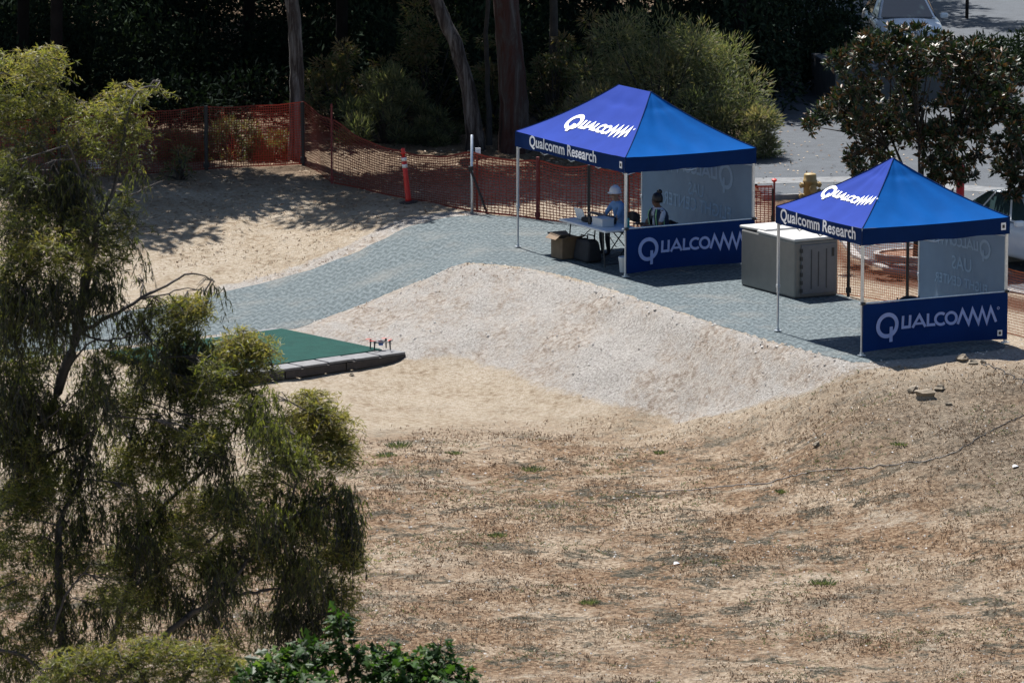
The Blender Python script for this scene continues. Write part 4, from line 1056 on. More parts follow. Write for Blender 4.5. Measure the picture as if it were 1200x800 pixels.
# ------------------------------------------------------------------ vegetation
def unit(a): return a/np.maximum(np.linalg.norm(a, axis=-1, keepdims=True), 1e-9)
def leaves(Cn, D, ln, wd, var, up=None, fold=.15):
    """one four-cornered leaf per row, base at Cn, pointing along D"""
    n = len(Cn); D = unit(D); rnd = RNG.normal(size=(n, 3)) if up is None else up
    Sd = unit(np.cross(D, rnd)); Nn = np.cross(Sd, D)
    ln = np.broadcast_to(ln, (n,))[:, None]; wd = np.broadcast_to(wd, (n,))[:, None]
    a = Cn; b = Cn+D*ln*.45+Sd*wd*.5+Nn*wd*fold; c = Cn+D*ln; d = Cn+D*ln*.45-Sd*wd*.5+Nn*wd*fold
    V = np.stack([a, b, c, d], 1).reshape(-1, 3); F = np.arange(4*n).reshape(n, 4)
    return V, F, np.repeat(var, 4)
def star_leaves(Cn, D, size, var, up):
    """five-lobed leaf: fan of lobes"""
    n = len(Cn); D = unit(D); Sd = unit(np.cross(D, up)); Nn = np.cross(Sd, D)
    prof = [(0, .0), (.30, .22), (.12, .52), (.52, .62), (.30, .72), (.62*.35, 1.0*.85), (0, 1.12), (-.62*.35, .85), (-.30, .72), (-.52, .62), (-.12, .52), (-.30, .22)]
    size = np.broadcast_to(size, (n,))[:, None]
    V = np.stack([Cn+(D*y+Sd*x)*size-Nn*size*.25*abs(x) for x, y in prof], 1)
    k = len(prof); cen = Cn+D*.45*size
    V = np.concatenate([V, cen[:, None]], 1).reshape(-1, 3)
    base = np.arange(n)[:, None]*(k+1)
    F = np.concatenate([np.concatenate([base+i, base+(i+1) % k, base+k], 1) for i in range(k)], 0)
    return V, F, np.repeat(var, k+1)
def ball(n, shell=.5):
    d = unit(RNG.normal(size=(n, 3))); r = (shell+(1-shell)*RNG.random(n)**.6)
    return d*r[:, None], d
def join(parts):
    V = []; F = []; A = []; o = 0
    for v, f, a in parts: V.append(v); F.append(f+o); A.append(a); o += len(v)
    return np.concatenate(V), np.concatenate(F), np.concatenate(A)
M_BARK = pm('bark_dark', (.040, .034, .030), .9, .25, 5, bump=.8, bscale=12)
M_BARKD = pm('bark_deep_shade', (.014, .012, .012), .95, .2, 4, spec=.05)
M_BARKP = bark_mat('bark_pale_eucalyptus', [(.016, .014, .013), (.040, .030, .027), (.11, .098, .092), (.19, .175, .17)], 7, .8)
M_BARKR = bark_mat('bark_reddish', [(.014, .011, .010), (.050, .020, .016), (.050, .040, .038), (.10, .088, .086)], 5, .6)
M_TWIG = pm('twig_bark', (.055, .047, .043), .8, .2, 6)
M_EUC = leaf_mat('eucalyptus_leaf', [(0, (.019, .021, .017)), (.30, (.042, .047, .025)), (.6, (.105, .116, .030)), (.85, (.165, .160, .046)), (1, (.215, .175, .068))], .45, .43, .35, 1.5)
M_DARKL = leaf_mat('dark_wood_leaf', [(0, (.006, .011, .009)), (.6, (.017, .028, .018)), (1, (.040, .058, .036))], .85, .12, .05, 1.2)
M_MIDL = leaf_mat('shrub_leaf', [(0, (.022, .032, .016)), (.6, (.055, .070, .028)), (.9, (.095, .105, .045)), (1, (.14, .10, .055))], .55, .28, .3, 1.3)
M_JUN = leaf_mat('needle_leaf', [(0, (.028, .040, .026)), (.5, (.092, .108, .058)), (.85, (.17, .17, .092)), (1, (.23, .185, .12))], .7, .32, .3, 1.3)
M_MAG = leaf_mat('magnolia_leaf', [(0, (.011, .022, .010)), (.45, (.024, .042, .016)), (.60, (.038, .055, .021)), (.66, (.065, .036, .016)), (1, (.115, .060, .028))], .45, .12, .4, 1.2)
M_PLANE = leaf_mat('lobed_leaf', [(0, (.011, .026, .006)), (.5, (.025, .060, .011)), (.85, (.050, .105, .019)), (1, (.095, .15, .035))], .5, .35, .25, 1.2)
M_WEED = leaf_mat('weed_leaf', [(0, (.07, .085, .05)), (1, (.16, .175, .10))], .6, .25, .3, 1.2)
M_STRAW = leaf_mat('dry_grass_blade', [(0, (.11, .068, .040)), (.4, (.24, .155, .095)), (.75, (.40, .295, .195)), (.93, (.54, .44, .32)), (1, (.10, .11, .06))], .8, 0, .2, 1.0)
M_LITL = leaf_mat('fallen_leaf', [(0, (.10, .06, .04)), (.6, (.24, .17, .11)), (1, (.46, .38, .28))], .8, .0, .2)

# ---- foreground eucalyptus with hanging foliage (left), its limbs given as points seen in the photograph at about 60 m
TY = 60.0
def tp(px, py, dy=0.0): return atY(px, py, TY+dy)
tree = empty('eucalyptus_tree', (tp(60, 800).x, TY, -2.5))
wood = MB(); WP = []
def limb(pts, r0, r1, dy0=0.0, dy1=0.0):
    n = len(pts); P = [tp(a, b, dy0+(dy1-dy0)*i/(n-1)) for i, (a, b) in enumerate(pts)]
    # smooth with Catmull-Rom and small kinks
    Q = []
    for i in range(n-1):
        p0 = P[max(i-1, 0)]; p1 = P[i]; p2 = P[i+1]; p3 = P[min(i+2, n-1)]
        for k in range(4):
            t = k/4; q = .5*((2*p1)+(p2-p0)*t+(2*p0-5*p1+4*p2-p3)*t*t+(3*p1-p0-3*p2+p3)*t**3)
            Q.append(q+Vector((random.uniform(-.012, .012), random.uniform(-.03, .03), random.uniform(-.012, .012))))
    Q.append(P[-1]); m = len(Q)
    wood.tube([q-tree.location for q in Q], [r0+(r1-r0)*i/(m-1) for i in range(m)], 6)
    WP.extend(Q)
base = Vector((tree.location.x, TY, -2.5))
wood.tube([base-tree.location-Vector((0, 0, .3)), Vector((.1, 0, 2.5)), tp(-30, 860)-tree.location, tp(-40, 640)-tree.location], [.20, .16, .12, .08], 8)
limb([(-40, 640), (0, 590), (28, 545), (50, 500), (72, 445), (92, 385), (99, 330), (104, 300)], .075, .045)
limb([(104, 300), (98, 265), (80, 225), (60, 190), (40, 140), (30, 90)], .040, .014, 0, .5)
limb([(104, 305), (112, 260), (100, 225), (75, 190), (35, 165), (10, 140)], .022, .007, 0, .4)
limb([(103, 320), (115, 270), (92, 200), (78, 165)], .026, .010, 0, -.3)
limb([(96, 370), (112, 268), (126, 240), (140, 190), (150, 130), (165, 105), (188, 103)], .030, .007, 0, .6)
limb([(130, 232), (160, 225), (190, 212)], .010, .004, .4, .7)
limb([(92, 390), (130, 370), (165, 350), (195, 335), (225, 320), (252, 330)], .028, .006, 0, .4)
limb([(165, 350), (190, 345), (220, 338), (258, 345)], .012, .004, .2, .5)
limb([(95, 390), (120, 398), (150, 395), (172, 388)], .016, .006, 0, -.3)
limb([(75, 440), (95, 410), (118, 395)], .016, .008)
limb([(30, 545), (75, 525), (110, 505), (125, 486)], .022, .007, 0, -.6)
limb([(80, 860), (72, 740), (68, 640), (74, 600), (95, 560), (110, 500)], .06, .012, -.5, -.2)
limb([(95, 860), (130, 760), (158, 660), (168, 620), (200, 585), (235, 555), (262, 520), (300, 470), (320, 430)], .05, .007, .3, 1.0)
limb([(165, 625), (160, 580), (150, 530), (165, 470), (180, 420)], .024, .007, .3, .2)
limb([(60, 860), (140, 790), (200, 738), (232, 715), (262, 700), (300, 694), (318, 690)], .05, .012, -.3, .3)
limb([(262, 700), (285, 665), (305, 640), (330, 612), (350, 560), (372, 510), (368, 480)], .024, .005, .1, .7)
limb([(150, 690), (200, 660), (240, 640), (262, 610), (275, 590)], .022, .006, 0, .5)
limb([(300, 694), (335, 688), (360, 700), (380, 720)], .012, .004, .3, .5)
limb([(330, 612), (375, 590), (400, 575), (415, 600)], .012, .003, .4, .8)
limb([(60, 745), (75, 700), (90, 680), (105, 662)], .018, .006, -.9, -.9)
limb([(0, 690), (-20, 750), (30, 770), (60, 800)], .02, .02, -1, -1)
limb([(28, 545), (10, 480), (0, 430), (15, 370), (35, 320)], .025, .008, 0, -.6)
limb([(0, 510), (40, 500), (80, 470), (110, 430)], .014, .005, -.4, -.5)
leafparts = []
def hang(px, py, rx, ry, n, bright, dy=0.0, droop=.85, leaf=.092, sprig=.42):
    """cloud of hanging sprigs centred on (px,py); rx, ry in photo pixels of the tree's distance"""
    s = TY/FPX; c = np.array(tp(px, py, dy)); m = n
    off, d = ball(m, .25); off = off*np.array([rx*s, max(rx, ry)*s*.9, ry*s]); off[:, 0] += RNG.normal(size=m)*.04
    start = c+off; L = sprig*(.55+.7*RNG.random(m))
    nl = 15; out = []
    hd = unit(np.c_[RNG.normal(size=(m, 2)), RNG.random(m)*.6-.1])
    tone = np.clip(bright+.16*RNG.normal(size=m)+.30*off[:, 2]/(ry*s), 0, 1)  # clump tops tinted lighter and undersides darker, as overhead sun would
    for k in range(nl):
        t = (k+RNG.random(m)*.6)/nl
        p = start+hd*(t*L*(1-droop*.6))[:, None]+np.array([0, 0, -1])*(droop*t*t*L)[:, None]
        sp_ = .38 if droop > .8 else .75
        D = np.c_[RNG.normal(size=(m, 2))*sp_, -np.ones(m)*((.35+droop*.8) if droop > .8 else .12)+RNG.normal(size=m)*(.25 if droop > .8 else .55)]
        out.append(leaves(p, D, leaf*(.6+.7*RNG.random(m)), leaf*.15*(.8+.5*RNG.random(m)), np.clip(tone+.12*RNG.normal(size=m), 0, 1)))
    leafparts.extend(out)
    # hanging twigs
    for i in range(0, m, 3):
        p0 = Vector(start[i]); h_ = Vector(hd[i]); l_ = float(L[i])
        wood.tube([p0-tree.location, p0+h_*.5*l_*(1-droop*.6)+Vector((0, 0, -droop*.25*l_))-tree.location, p0+h_*l_*(1-droop*.6)+Vector((0, 0, -droop*l_))-tree.location], [.005, .004, .002], 3, False)
    # a feeder branch from the nearest limb
    cc = Vector(c); q = min(WP, key=lambda w_: (w_-cc).length)
    mid = q.lerp(cc, .5)+Vector((random.uniform(-.08, .08), random.uniform(-.1, .1), .08))
    wood.tube([q-tree.location, mid-tree.location, cc-tree.location], [.010, .007, .003], 5, False)
    for _ in range(5):
        e = cc+Vector((random.uniform(-1, 1)*rx*s*.8, random.uniform(-1, 1)*rx*s*.6, random.uniform(-.6, .4)*ry*s))
        wood.tube([mid-tree.location, (mid+e)/2+Vector((0, 0, .05))-tree.location, e-tree.location], [.006, .005, .002], 4, False)
B_, Mid_, D_ = .72, .45, .18
for a in [  # px, py, rx, ry, sprigs, tone, depth
 (25,95,48,40,85,.62,.4),(55,75,26,28,45,.66,.3),(5,135,40,30,60,.5,.2),(62,120,26,24,42,.55,.2),(30,160,45,26,40,.35,.1),(-20,90,30,50,40,.5,0),
 (148,112,22,14,34,.66,.6),(112,135,34,22,52,.62,.4),(150,145,26,18,40,.56,.5),(95,165,38,18,42,.48,.2),(145,175,26,20,30,.38,.4),(80,190,30,26,24,.25,.1),(178,106,12,8,8,.6,.7),
 (35,205,30,30,34,.25,-.3),(10,215,25,40,40,.30,-.5),(125,195,14,22,12,.30,.3),(155,205,10,25,10,.25,.5),
 (68,235,20,36,30,.14,-.2),(85,250,16,36,26,.12,-.1),(30,260,35,26,45,.42,-.6),(50,290,46,30,95,.64,-.7),(85,305,28,24,50,.58,-.6),(15,310,30,30,55,.5,-.7),(40,335,52,34,70,.22,-.6),(70,350,30,42,50,.14,-.6),(20,370,34,40,50,.14,-.7),
 (132,268,20,26,36,.42,.0),(125,300,26,26,50,.32,.1),(115,325,24,26,40,.16,.1),(150,255,10,14,10,.4,.2),(160,285,8,30,9,.2,.3),(155,330,6,14,5,.2,.4),(140,232,22,12,14,.4,.4),
 (222,362,22,20,70,.72,.4),(205,385,26,24,42,.3,.3),(225,410,26,34,62,.16,.4),(200,425,24,36,50,.16,.3),(188,365,22,18,22,.3,.2),(245,335,20,8,10,.15,.5),(175,375,18,20,18,.2,.2),(150,370,20,18,14,.25,.1),(130,420,24,20,30,.3,0),
 (290,400,22,18,55,.70,.9),(268,415,28,26,60,.62,.8),(300,420,18,24,40,.55,.9),(255,440,34,28,60,.50,.7),(285,455,26,28,45,.34,.8),(230,460,24,28,36,.35,.5),
 (365,470,22,16,48,.72,.8),(385,495,28,24,75,.70,.8),(350,500,30,24,68,.66,.7),(400,525,22,28,56,.58,.8),(325,525,26,24,50,.58,.6),(365,535,40,26,70,.50,.6),(310,495,18,18,24,.5,.6),
 (170,450,28,26,50,.40,.2),(150,480,30,28,50,.30,.1),(115,465,28,26,40,.34,0),(190,500,28,28,44,.20,.2),(85,495,28,26,36,.3,-.2),(40,470,30,26,30,.28,-.3),(5,445,28,36,45,.25,-.4),(20,520,28,30,40,.3,-.5),
 (230,510,24,30,40,.16,.4),(255,520,20,32,36,.14,.4),(160,535,24,26,44,.55,.1),(195,545,26,24,40,.5,.2),(135,560,26,26,40,.4,0),(95,545,28,28,44,.22,-.2),
 (60,570,30,30,44,.38,-.4),(20,580,28,30,36,.4,-.5),(105,600,26,34,40,.16,-.1),(75,620,28,34,40,.14,-.3),(150,610,26,30,38,.18,.1),(180,590,22,30,32,.15,.2),(205,610,30,24,44,.48,.3),(235,590,26,22,36,.5,.4),(260,570,24,28,36,.18,.5),(225,640,28,26,40,.4,.3),(290,580,26,26,40,.3,.6),
 (310,560,24,24,30,.42,.6),(340,580,28,28,40,.28,.6),(380,575,28,26,44,.2,.7),(405,590,18,36,46,.13,.8),(415,625,12,32,26,.13,.8),(350,615,28,24,40,.34,.6),(320,620,24,26,36,.18,.5),(285,620,26,24,36,.44,.5),
 (270,650,24,36,44,.13,.4),(245,675,22,34,40,.13,.3),(300,655,22,24,30,.4,.5),(385,640,28,22,50,.5,.7),(405,655,20,22,36,.52,.8),(350,660,26,30,44,.14,.5),(375,690,26,30,44,.16,.6),(400,700,22,26,34,.5,.7),(340,700,24,34,44,.12,.4),(330,730,24,26,36,.14,.4),(395,730,20,20,26,.4,.6),(365,730,20,24,30,.14,.5),
 (30,640,28,28,36,.42,-.6),(20,690,28,28,40,.42,-.7),(95,660,26,26,36,.35,-.4),(140,660,26,28,36,.3,0),(180,650,22,26,28,.2,.1),(160,700,26,24,30,.35,0),(115,710,26,24,30,.2,-.3),(195,690,22,26,30,.15,.1),(215,710,20,24,24,.14,.2),(65,700,22,30,32,.15,-.5),(45,740,26,24,30,.3,-.6),(85,750,24,22,26,.25,-.5),(150,735,24,18,20,.4,-.1),
 (255,715,14,22,18,.12,.3),(300,720,14,16,12,.2,.3),(20,780,30,26,30,.25,-.7),
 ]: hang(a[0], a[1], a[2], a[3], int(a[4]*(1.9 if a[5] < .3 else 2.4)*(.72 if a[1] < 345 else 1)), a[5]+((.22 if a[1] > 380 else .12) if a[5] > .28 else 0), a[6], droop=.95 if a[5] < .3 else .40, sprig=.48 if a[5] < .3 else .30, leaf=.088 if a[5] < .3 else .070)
SIL = [(40,60),(100,165),(160,180),(200,150),(260,150),(300,140),(330,150),(360,245),(400,300),(450,318),(480,395),(560,420),(640,428),(700,420),(740,395),(800,300)]
random.seed(21)
for _i in range(75):
    py = random.uniform(400, 790); px = random.uniform(-30, np.interp(py, [a for a, b in SIL], [b for a, b in SIL])-16)
    if (py < 400 and random.random() < .45) or (vnoise(px, py, .018) < .30): continue
    tn = random.choice([.2, .3, .42, .5, .56]); hang(px, py, 24, 24, 46, tn+.08, random.uniform(-.9, .9), droop=.9 if tn < .35 else .5, sprig=.42 if tn < .35 else .30, leaf=.085 if tn < .35 else .072)
for _i in range(34):
    px = random.uniform(-30, 120); py = random.uniform(170, 520); tn = random.choice([.14, .2, .3, .45])
    hang(px, py, 24, 28, 50, tn, random.uniform(-.9, .6), droop=.95 if tn < .35 else .5, sprig=.46 if tn < .35 else .30, leaf=.085 if tn < .35 else .072)
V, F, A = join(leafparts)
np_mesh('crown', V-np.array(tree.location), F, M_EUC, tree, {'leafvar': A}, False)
wood.build('trunk', M_TWIG, tree, True)
tag(tree, 'tall drooping eucalyptus tree filling the left side of the foreground', 'tree')
# bottom-left low eucalyptus top
leafparts = []; wood = MB(); WP = []; TY = 57.0
tree2 = empty('eucalyptus_shrub', (tp(180, 860).x, TY, -2.6)); tree = tree2
wood.tube([(0, 0, -.2), (.05, 0, 2.5), tp(180, 850)-tree.location], [.08, .06, .04], 7)
limb([(180, 860), (170, 800), (150, 775)], .03, .01); limb([(180, 860), (215, 800), (240, 765)], .03, .01); limb([(170, 840), (110, 800), (80, 780)], .02, .008)
for a in [(85,778,34,20,70,.55),(120,768,36,18,80,.62),(165,775,30,20,60,.5),(205,768,30,22,70,.58),(245,770,34,24,85,.60),(270,790,24,22,50,.5),(130,800,50,18,70,.45),(210,800,50,20,80,.42),(60,800,26,16,36,.45),(175,755,22,10,20,.55)]:
    hang(*a[:4], int(a[4]*1.5), a[5]+.06, 0, droop=.35, sprig=.26, leaf=.066)
V, F, A = join(leafparts)
np_mesh('crown', V-np.array(tree.location), F, M_EUC, tree, {'leafvar': A}, False); wood.build('trunk', M_TWIG, tree, True)
tag(tree, 'yellow-green bushy treetop in the bottom left corner below the drooping eucalyptus', 'shrub')
# lobed-leaf treetop at the bottom
def lobed_tree(px0, clumps, Y, label, base_px):
    global TY
    TY = Y; E = empty('plane_tree', (tp(base_px, 860).x, Y, -2.6)); w = MB(); parts = []
    root = tp(base_px, 900)-E.location
    w.tube([(0, 0, -.2), (0.03, 0, 2.0), root], [.12, .10, .07], 8)
    s = Y/FPX
    for (px, py, rx, ry, n, dy) in clumps:
        c = np.array(tp(px, py+9, dy)); off, d = ball(n, .35); off = off*np.array([rx*s, rx*s*.9, ry*s])
        D = np.c_[d[:, :2]*.9+RNG.normal(size=(n, 2))*.5, RNG.normal(size=n)*.45-.12]
        upv = unit(np.c_[RNG.normal(size=(n, 2))*.55, np.ones(n)])
        parts.append(star_leaves(c+off-np.array(E.location), D, 0.05+.08*RNG.random(n), np.clip(.42+.30*RNG.normal(size=n)+.2*off[:, 2]/(ry*s), 0, 1), upv))
        cc = Vector(c)-E.location; w.tube([root, root.lerp(cc, .6)+Vector((0, 0, -.1)), cc], [.03, .018, .006], 5)
        for _ in range(7):
            e = cc+Vector((random.uniform(-1, 1)*rx*s, random.uniform(-1, 1)*rx*s, random.uniform(-.2, 1)*ry*s)); w.tube([cc-Vector((0, 0, ry*s*.6)), e], [.007, .003], 4)
    V, F, A = join(parts); np_mesh('crown', V, F, M_PLANE, E, {'leafvar': A}, False); w.build('trunk', M_BARK, E, True)
    return tag(E, label, 'tree', 'lobed-leaf treetops at the bottom edge')
lobed_tree(0, [(330,775,34,28,260,0),(365,755,28,22,170,.2),(300,785,26,18,110,-.2),(355,790,36,22,200,-.2),(398,725,15,24,90,.3),(410,758,16,20,70,.2),(470,778,40,24,300,.1),(440,765,24,20,110,.2),(508,768,30,18,200,.3),(500,790,44,20,230,0),(545,785,12,18,60,.2),(430,795,30,14,90,0),(385,770,18,16,50,.3),(455,752,14,10,40,.3),(515,745,10,8,24,.3)], 55.0, 'glossy green lobed-leaf treetop at the bottom edge beside the drooping eucalyptus', 430)
lobed_tree(0, [(768,802,8,9,26,0),(775,812,12,10,40,0)], 55.0, 'single green leafy tip poking up at the bottom edge of the dry field', 770)
TY = 60.0

# ---- glossy-leaved magnolia trees by the road
def magnolia(base, H_, clumps, label, Y):
    """clumps: photo pixel positions with radius, at distance Y"""
    E = empty('magnolia_tree', base); w = MB(); parts = []; s = Y/FPX; o = np.array(base)
    fork = Vector((.05, 0, 1.15)); w.tube([(0, 0, -.2), (.02, .02, .6), fork], [.11, .09, .08], 9)
    mains = []
    for k in range(6):
        a = 2*math.pi*k/6+.4; q = fork+Vector((math.cos(a)*.75, math.sin(a)*.6, 1.0+.3*random.random())); w.tube([fork, fork.lerp(q, .5)+Vector((0, 0, -.08)), q], [.045, .035, .022], 6); mains.append(q)
    for (px, py, r, n) in clumps:
        dy = random.uniform(-1.0, .9); c = np.array(atY(px, py, Y+dy))-o
        cc = Vector(c); q = min(mains, key=lambda v: (v-cc).length)
        w.tube([q, q.lerp(cc, .5)+Vector((0, 0, .08)), cc], [.02, .014, .007], 5)
        k = max(8, int(n/1.8))
        offc, dc = ball(k, .3); offc *= r*s
        for i in range(k):     # whorls of leaves at branch ends
            m = 11; tip = c+offc[i]; ax = unit(dc[i]*np.array([1, 1, .5])+np.array([0, 0, .55]))
            d = unit(RNG.normal(size=(m, 3))+ax*.9)
            v = np.where(RNG.random(m) < .27, .66+.34*RNG.random(m), .6*RNG.random(m))
            parts.append(leaves(tip+d*.02, d, .11+.07*RNG.random(m), .048+.02*RNG.random(m), v, fold=.12))
            w.tube([cc, Vector(tip)], [.007, .003], 4, False)
    V, F, A = join(parts); np_mesh('crown', V, F, M_MAG, E, {'leafvar': A}, False); w.build('trunk', M_BARK, E, True)
    return tag(E, label, 'tree', 'glossy magnolia trees by the road'), E
mb_ = at(1075, 301, 0)
cl = [(1000,62,18,50),(980,70,12,30),(1020,48,20,60),(1045,38,20,66),(1075,40,24,80),(1105,48,20,60),(1130,60,18,50),(1150,52,14,36),(1165,70,18,54),(1185,85,16,46),(1060,62,22,60),(1095,70,24,66),(1125,85,22,60),(1155,95,22,66),(1180,112,18,54),
 (1040,80,16,36),(1020,95,12,26),(1000,110,16,46),(980,122,16,46),(962,135,14,36),(950,148,9,18),(995,130,16,42),(1020,115,14,30),(1005,150,14,34),(1020,170,16,46),(1000,185,12,30),(1010,200,14,40),(1035,190,14,36),(1045,165,12,24),(1060,110,14,28),(1080,125,14,26),(1055,140,12,22),
 (1110,115,16,36),(1135,130,16,40),(1160,135,16,44),(1100,150,12,20),(1120,165,14,34),(1140,160,14,36),(1095,185,16,44),(1085,170,10,16),(1110,200,14,36),(1095,210,12,30),(1130,190,12,28),(1145,185,10,24),(1070,90,16,34),(1150,115,14,34),(1040,55,14,30),(1118,210,10,20),(1137,205,8,14)]
MFILL = []
for _i in range(34):
    _a = random.uniform(0, 6.28); _r = random.random()**.5; MFILL.append((1085+105*_r*math.cos(_a), 112+66*_r*math.sin(_a), 15, 22))
_, mg = magnolia((mb_.x, mb_.y, -.05), 4.5, [(a, b+(9 if b < 50 else 4 if b < 75 else 0), r, int(n*1.05)) for a, b, r, n in cl]+MFILL, 'glossy dark magnolia tree with brown-backed leaves and white blooms behind the small tent', mb_.y)
mb2 = at(1225, 305, 0)
cl2 = [(1190,135,14,36),(1195,155,16,50),(1180,170,16,44),(1195,180,18,56),(1175,195,12,34),(1190,210,16,46),(1195,232,14,40),(1215,150,30,90),(1225,190,30,90),(1240,120,30,80),(1235,220,26,60),(1260,170,30,70),(1255,90,26,50),(1186,228,8,18)]
magnolia((mb2.x, mb2.y, -.05), 4.0, cl2, 'second glossy magnolia tree cut off by the right edge of the picture', mb2.y)
M_PETAL = pm('magnolia_petal', (.78, .74, .66), .6, .05); 
for px, py in ((1096,55),(1138,152),(1127,163),(1010,46),(1085,128),(1030,122)):
    c = atY(px, py, mb_.y-1.1); m = MB()
    for k in range(6):
        a = k*math.pi/3; d = Vector((math.cos(a), math.sin(a), .5)).normalized(); n_ = Vector((-math.sin(a), math.cos(a), 0))
        p = c-mg.location; m.add([p, p+d*.06+n_*.03, p+d*.11+Vector((0, 0, .02)), p+d*.06-n_*.03], [(0, 1, 2, 3)])
    m.build('bloom', M_PETAL, mg)

# ---- tall trees of the wood behind the fence (trunks in view, crowns above the frame)
def crown_mesh(n, rx, rz, leaf, nclump, seed):
    cl_, d = ball(nclump, .35); cl_ = cl_*np.array([rx, rx, rz]); per = n//nclump; P = []
    for c in cl_:
        off, dd = ball(per, .2); P.append(leaves(c+off*np.array([1.0, 1.0, .7])*rx*.30, dd+RNG.normal(size=(per, 3))*.5-np.array([0, 0, .4]), leaf*(.7+.6*RNG.random(per)), leaf*.38, np.clip(.5+.25*RNG.normal(size=per), 0, 1)))
    V, F, A = join(P); o = np_mesh('crown', V, F, M_MIDL, None, {'leafvar': A}, False); me = o.data; bpy.data.objects.remove(o); return me
CROWNS = [crown_mesh(5200, 3.2, 2.2, .34, 26, 1), crown_mesh(5200, 3.0, 2.6, .34, 22, 2), crown_mesh(9000, 3.4, 2.6, .36, 34, 3)]
def tall_tree(name, pts, rads, bark, cz, crown, label, cs=1.0, group='tall trees of the wood', rz=0.0, mat=None):
    E = empty(name, pts[0]); w = MB(); o = Vector(pts[0]); Q = [Vector(p)-o for p in pts]
    Q[0].z -= .3
    PP = []
    RR = []
    for i in range(len(Q)-1):
        for k in range(5):
            t = k/5; PP.append(Q[i].lerp(Q[i+1], t)+Vector((random.uniform(-.02, .02), random.uniform(-.02, .02), 0))); RR.append(rads[i]*(1-t)+rads[i+1]*t)
    PP.append(Q[-1]); RR.append(rads[-1]); RR[0] *= 1.35; RR[1] *= 1.12
    w.tube(PP, RR, 12)
    top = Q[-1]
    for k in range(6):
        a = k*1.05+rz; e = top+Vector((math.cos(a)*2.0, math.sin(a)*2.0, 1.2+.6*math.sin(k*2)))*cs; w.tube([top-Vector((0, 0, .8)), (top+e)/2-Vector((0, 0, .1)), e], [rads[-1]*.7, rads[-1]*.5, rads[-1]*.2], 6)
    w.build('trunk', bark, E, True)
    c = bpy.data.objects.new('crown', CROWNS[crown]); COL.objects.link(c); c.parent = E; c.location = top+Vector((0, 0, cz)); c.scale = (cs, cs, cs); c.rotation_euler = (0, 0, rz)
    return tag(E, label, 'tree', group)
def tr(px, py, dz): q = g_at(px, py); return Vector((q.x, q.y, tz(q.x, q.y)))
b0 = tr(346, 188, 0); Y0 = b0.y
tall_tree('tall_eucalyptus', [b0, atY(349, 120, Y0), atY(347, 60, Y0), atY(341, -10, Y0), atY(330, -200, Y0+.4), atY(335, -330, Y0)], [.19, .165, .15, .15, .13, .10], M_BARKP, .6, 2, 'pale-barked eucalyptus trunk rising just behind the orange fence at left', .95)
b0 = tr(560, 176, 0); Y0 = b0.y
tall_tree('tall_eucalyptus', [b0, atY(549, 105, Y0), atY(533, 50, Y0), atY(510, 0, Y0), atY(485, -60, Y0), atY(450, -330, Y0-.5)], [.22, .17, .155, .15, .14, .09], M_BARKP, .8, 1, 'leaning forked eucalyptus trunk, grey and dark, left of the thick reddish trunk', .9, rz=1.1)
b0 = tr(603, 178, 0); Y0 = b0.y
tall_tree('tall_eucalyptus', [b0, atY(602, 120, Y0), atY(596, 40, Y0), atY(590, -20, Y0), atY(588, -200, Y0), atY(600, -350, Y0)], [.36, .32, .29, .28, .23, .15], M_BARKR, .8, 0, 'thickest trunk with red-streaked bark, behind the left corner of the larger tent', 1.05, rz=2.0)
b0 = tr(574, 172, 0); Y0 = b0.y+1
tall_tree('thin_tree', [b0, atY(572, 110, Y0), atY(569, 40, Y0), atY(575, -30, Y0), atY(580, -250, Y0)], [.07, .06, .05, .05, .04], M_BARK, .5, 1, 'thin dark stem between the leaning and the thickest trunk', .55, rz=.5)
b0 = tr(648, 158, 0); Y0 = b0.y
tall_tree('thin_tree', [b0, atY(648, 90, Y0), atY(648, 0, Y0), atY(652, -260, Y0)], [.11, .10, .09, .07], M_BARK, .6, 1, 'straight dark trunk just left of the feathery shrub behind the larger tent', .8, rz=2.6)
b0 = tr(2, 150, 0)
k = 0
for (x, y, h, cr, cs) in [(-10,123.4,8.0,2,1.0),(-12.5,127,9,1,1.1),(-16,125,9,2,1.1),(-11.3,130,8,2,1.2),(-4,132,8.5,2,1.2),(-.2,134,8,2,1.05),(-13.5,135,8,2,1.2),(-6.5,139,9,2,1.25),(-1,139,9,2,1.25),(3.6,140,8.5,2,1.1),(-18,131,9,2,1.2),(-11,145,10,2,1.3),(-4,147,10,2,1.3),(2.5,146,10,2,1.3),(-17,141,9,2,1.3),(6.2,147,9,2,1.1),(5.4,135.5,5.2,2,.78),(-22,147,10,2,1.4),(-9,153,10,2,1.3),(0,154,10,2,1.4),(6.5,158,9,2,1.3)]:
    g = tz(x, y)
    tall_tree('woodland_tree', [(x, y, g), (x+.1, y, g+h*.5), (x, y+.1, g+h)], [.15, .13, .09], M_BARKD, .4, cr, 'dark trunk deep in the shaded wood behind the orange fence', cs, 'shaded trees deep in the wood', rz=k*1.3); k += 1

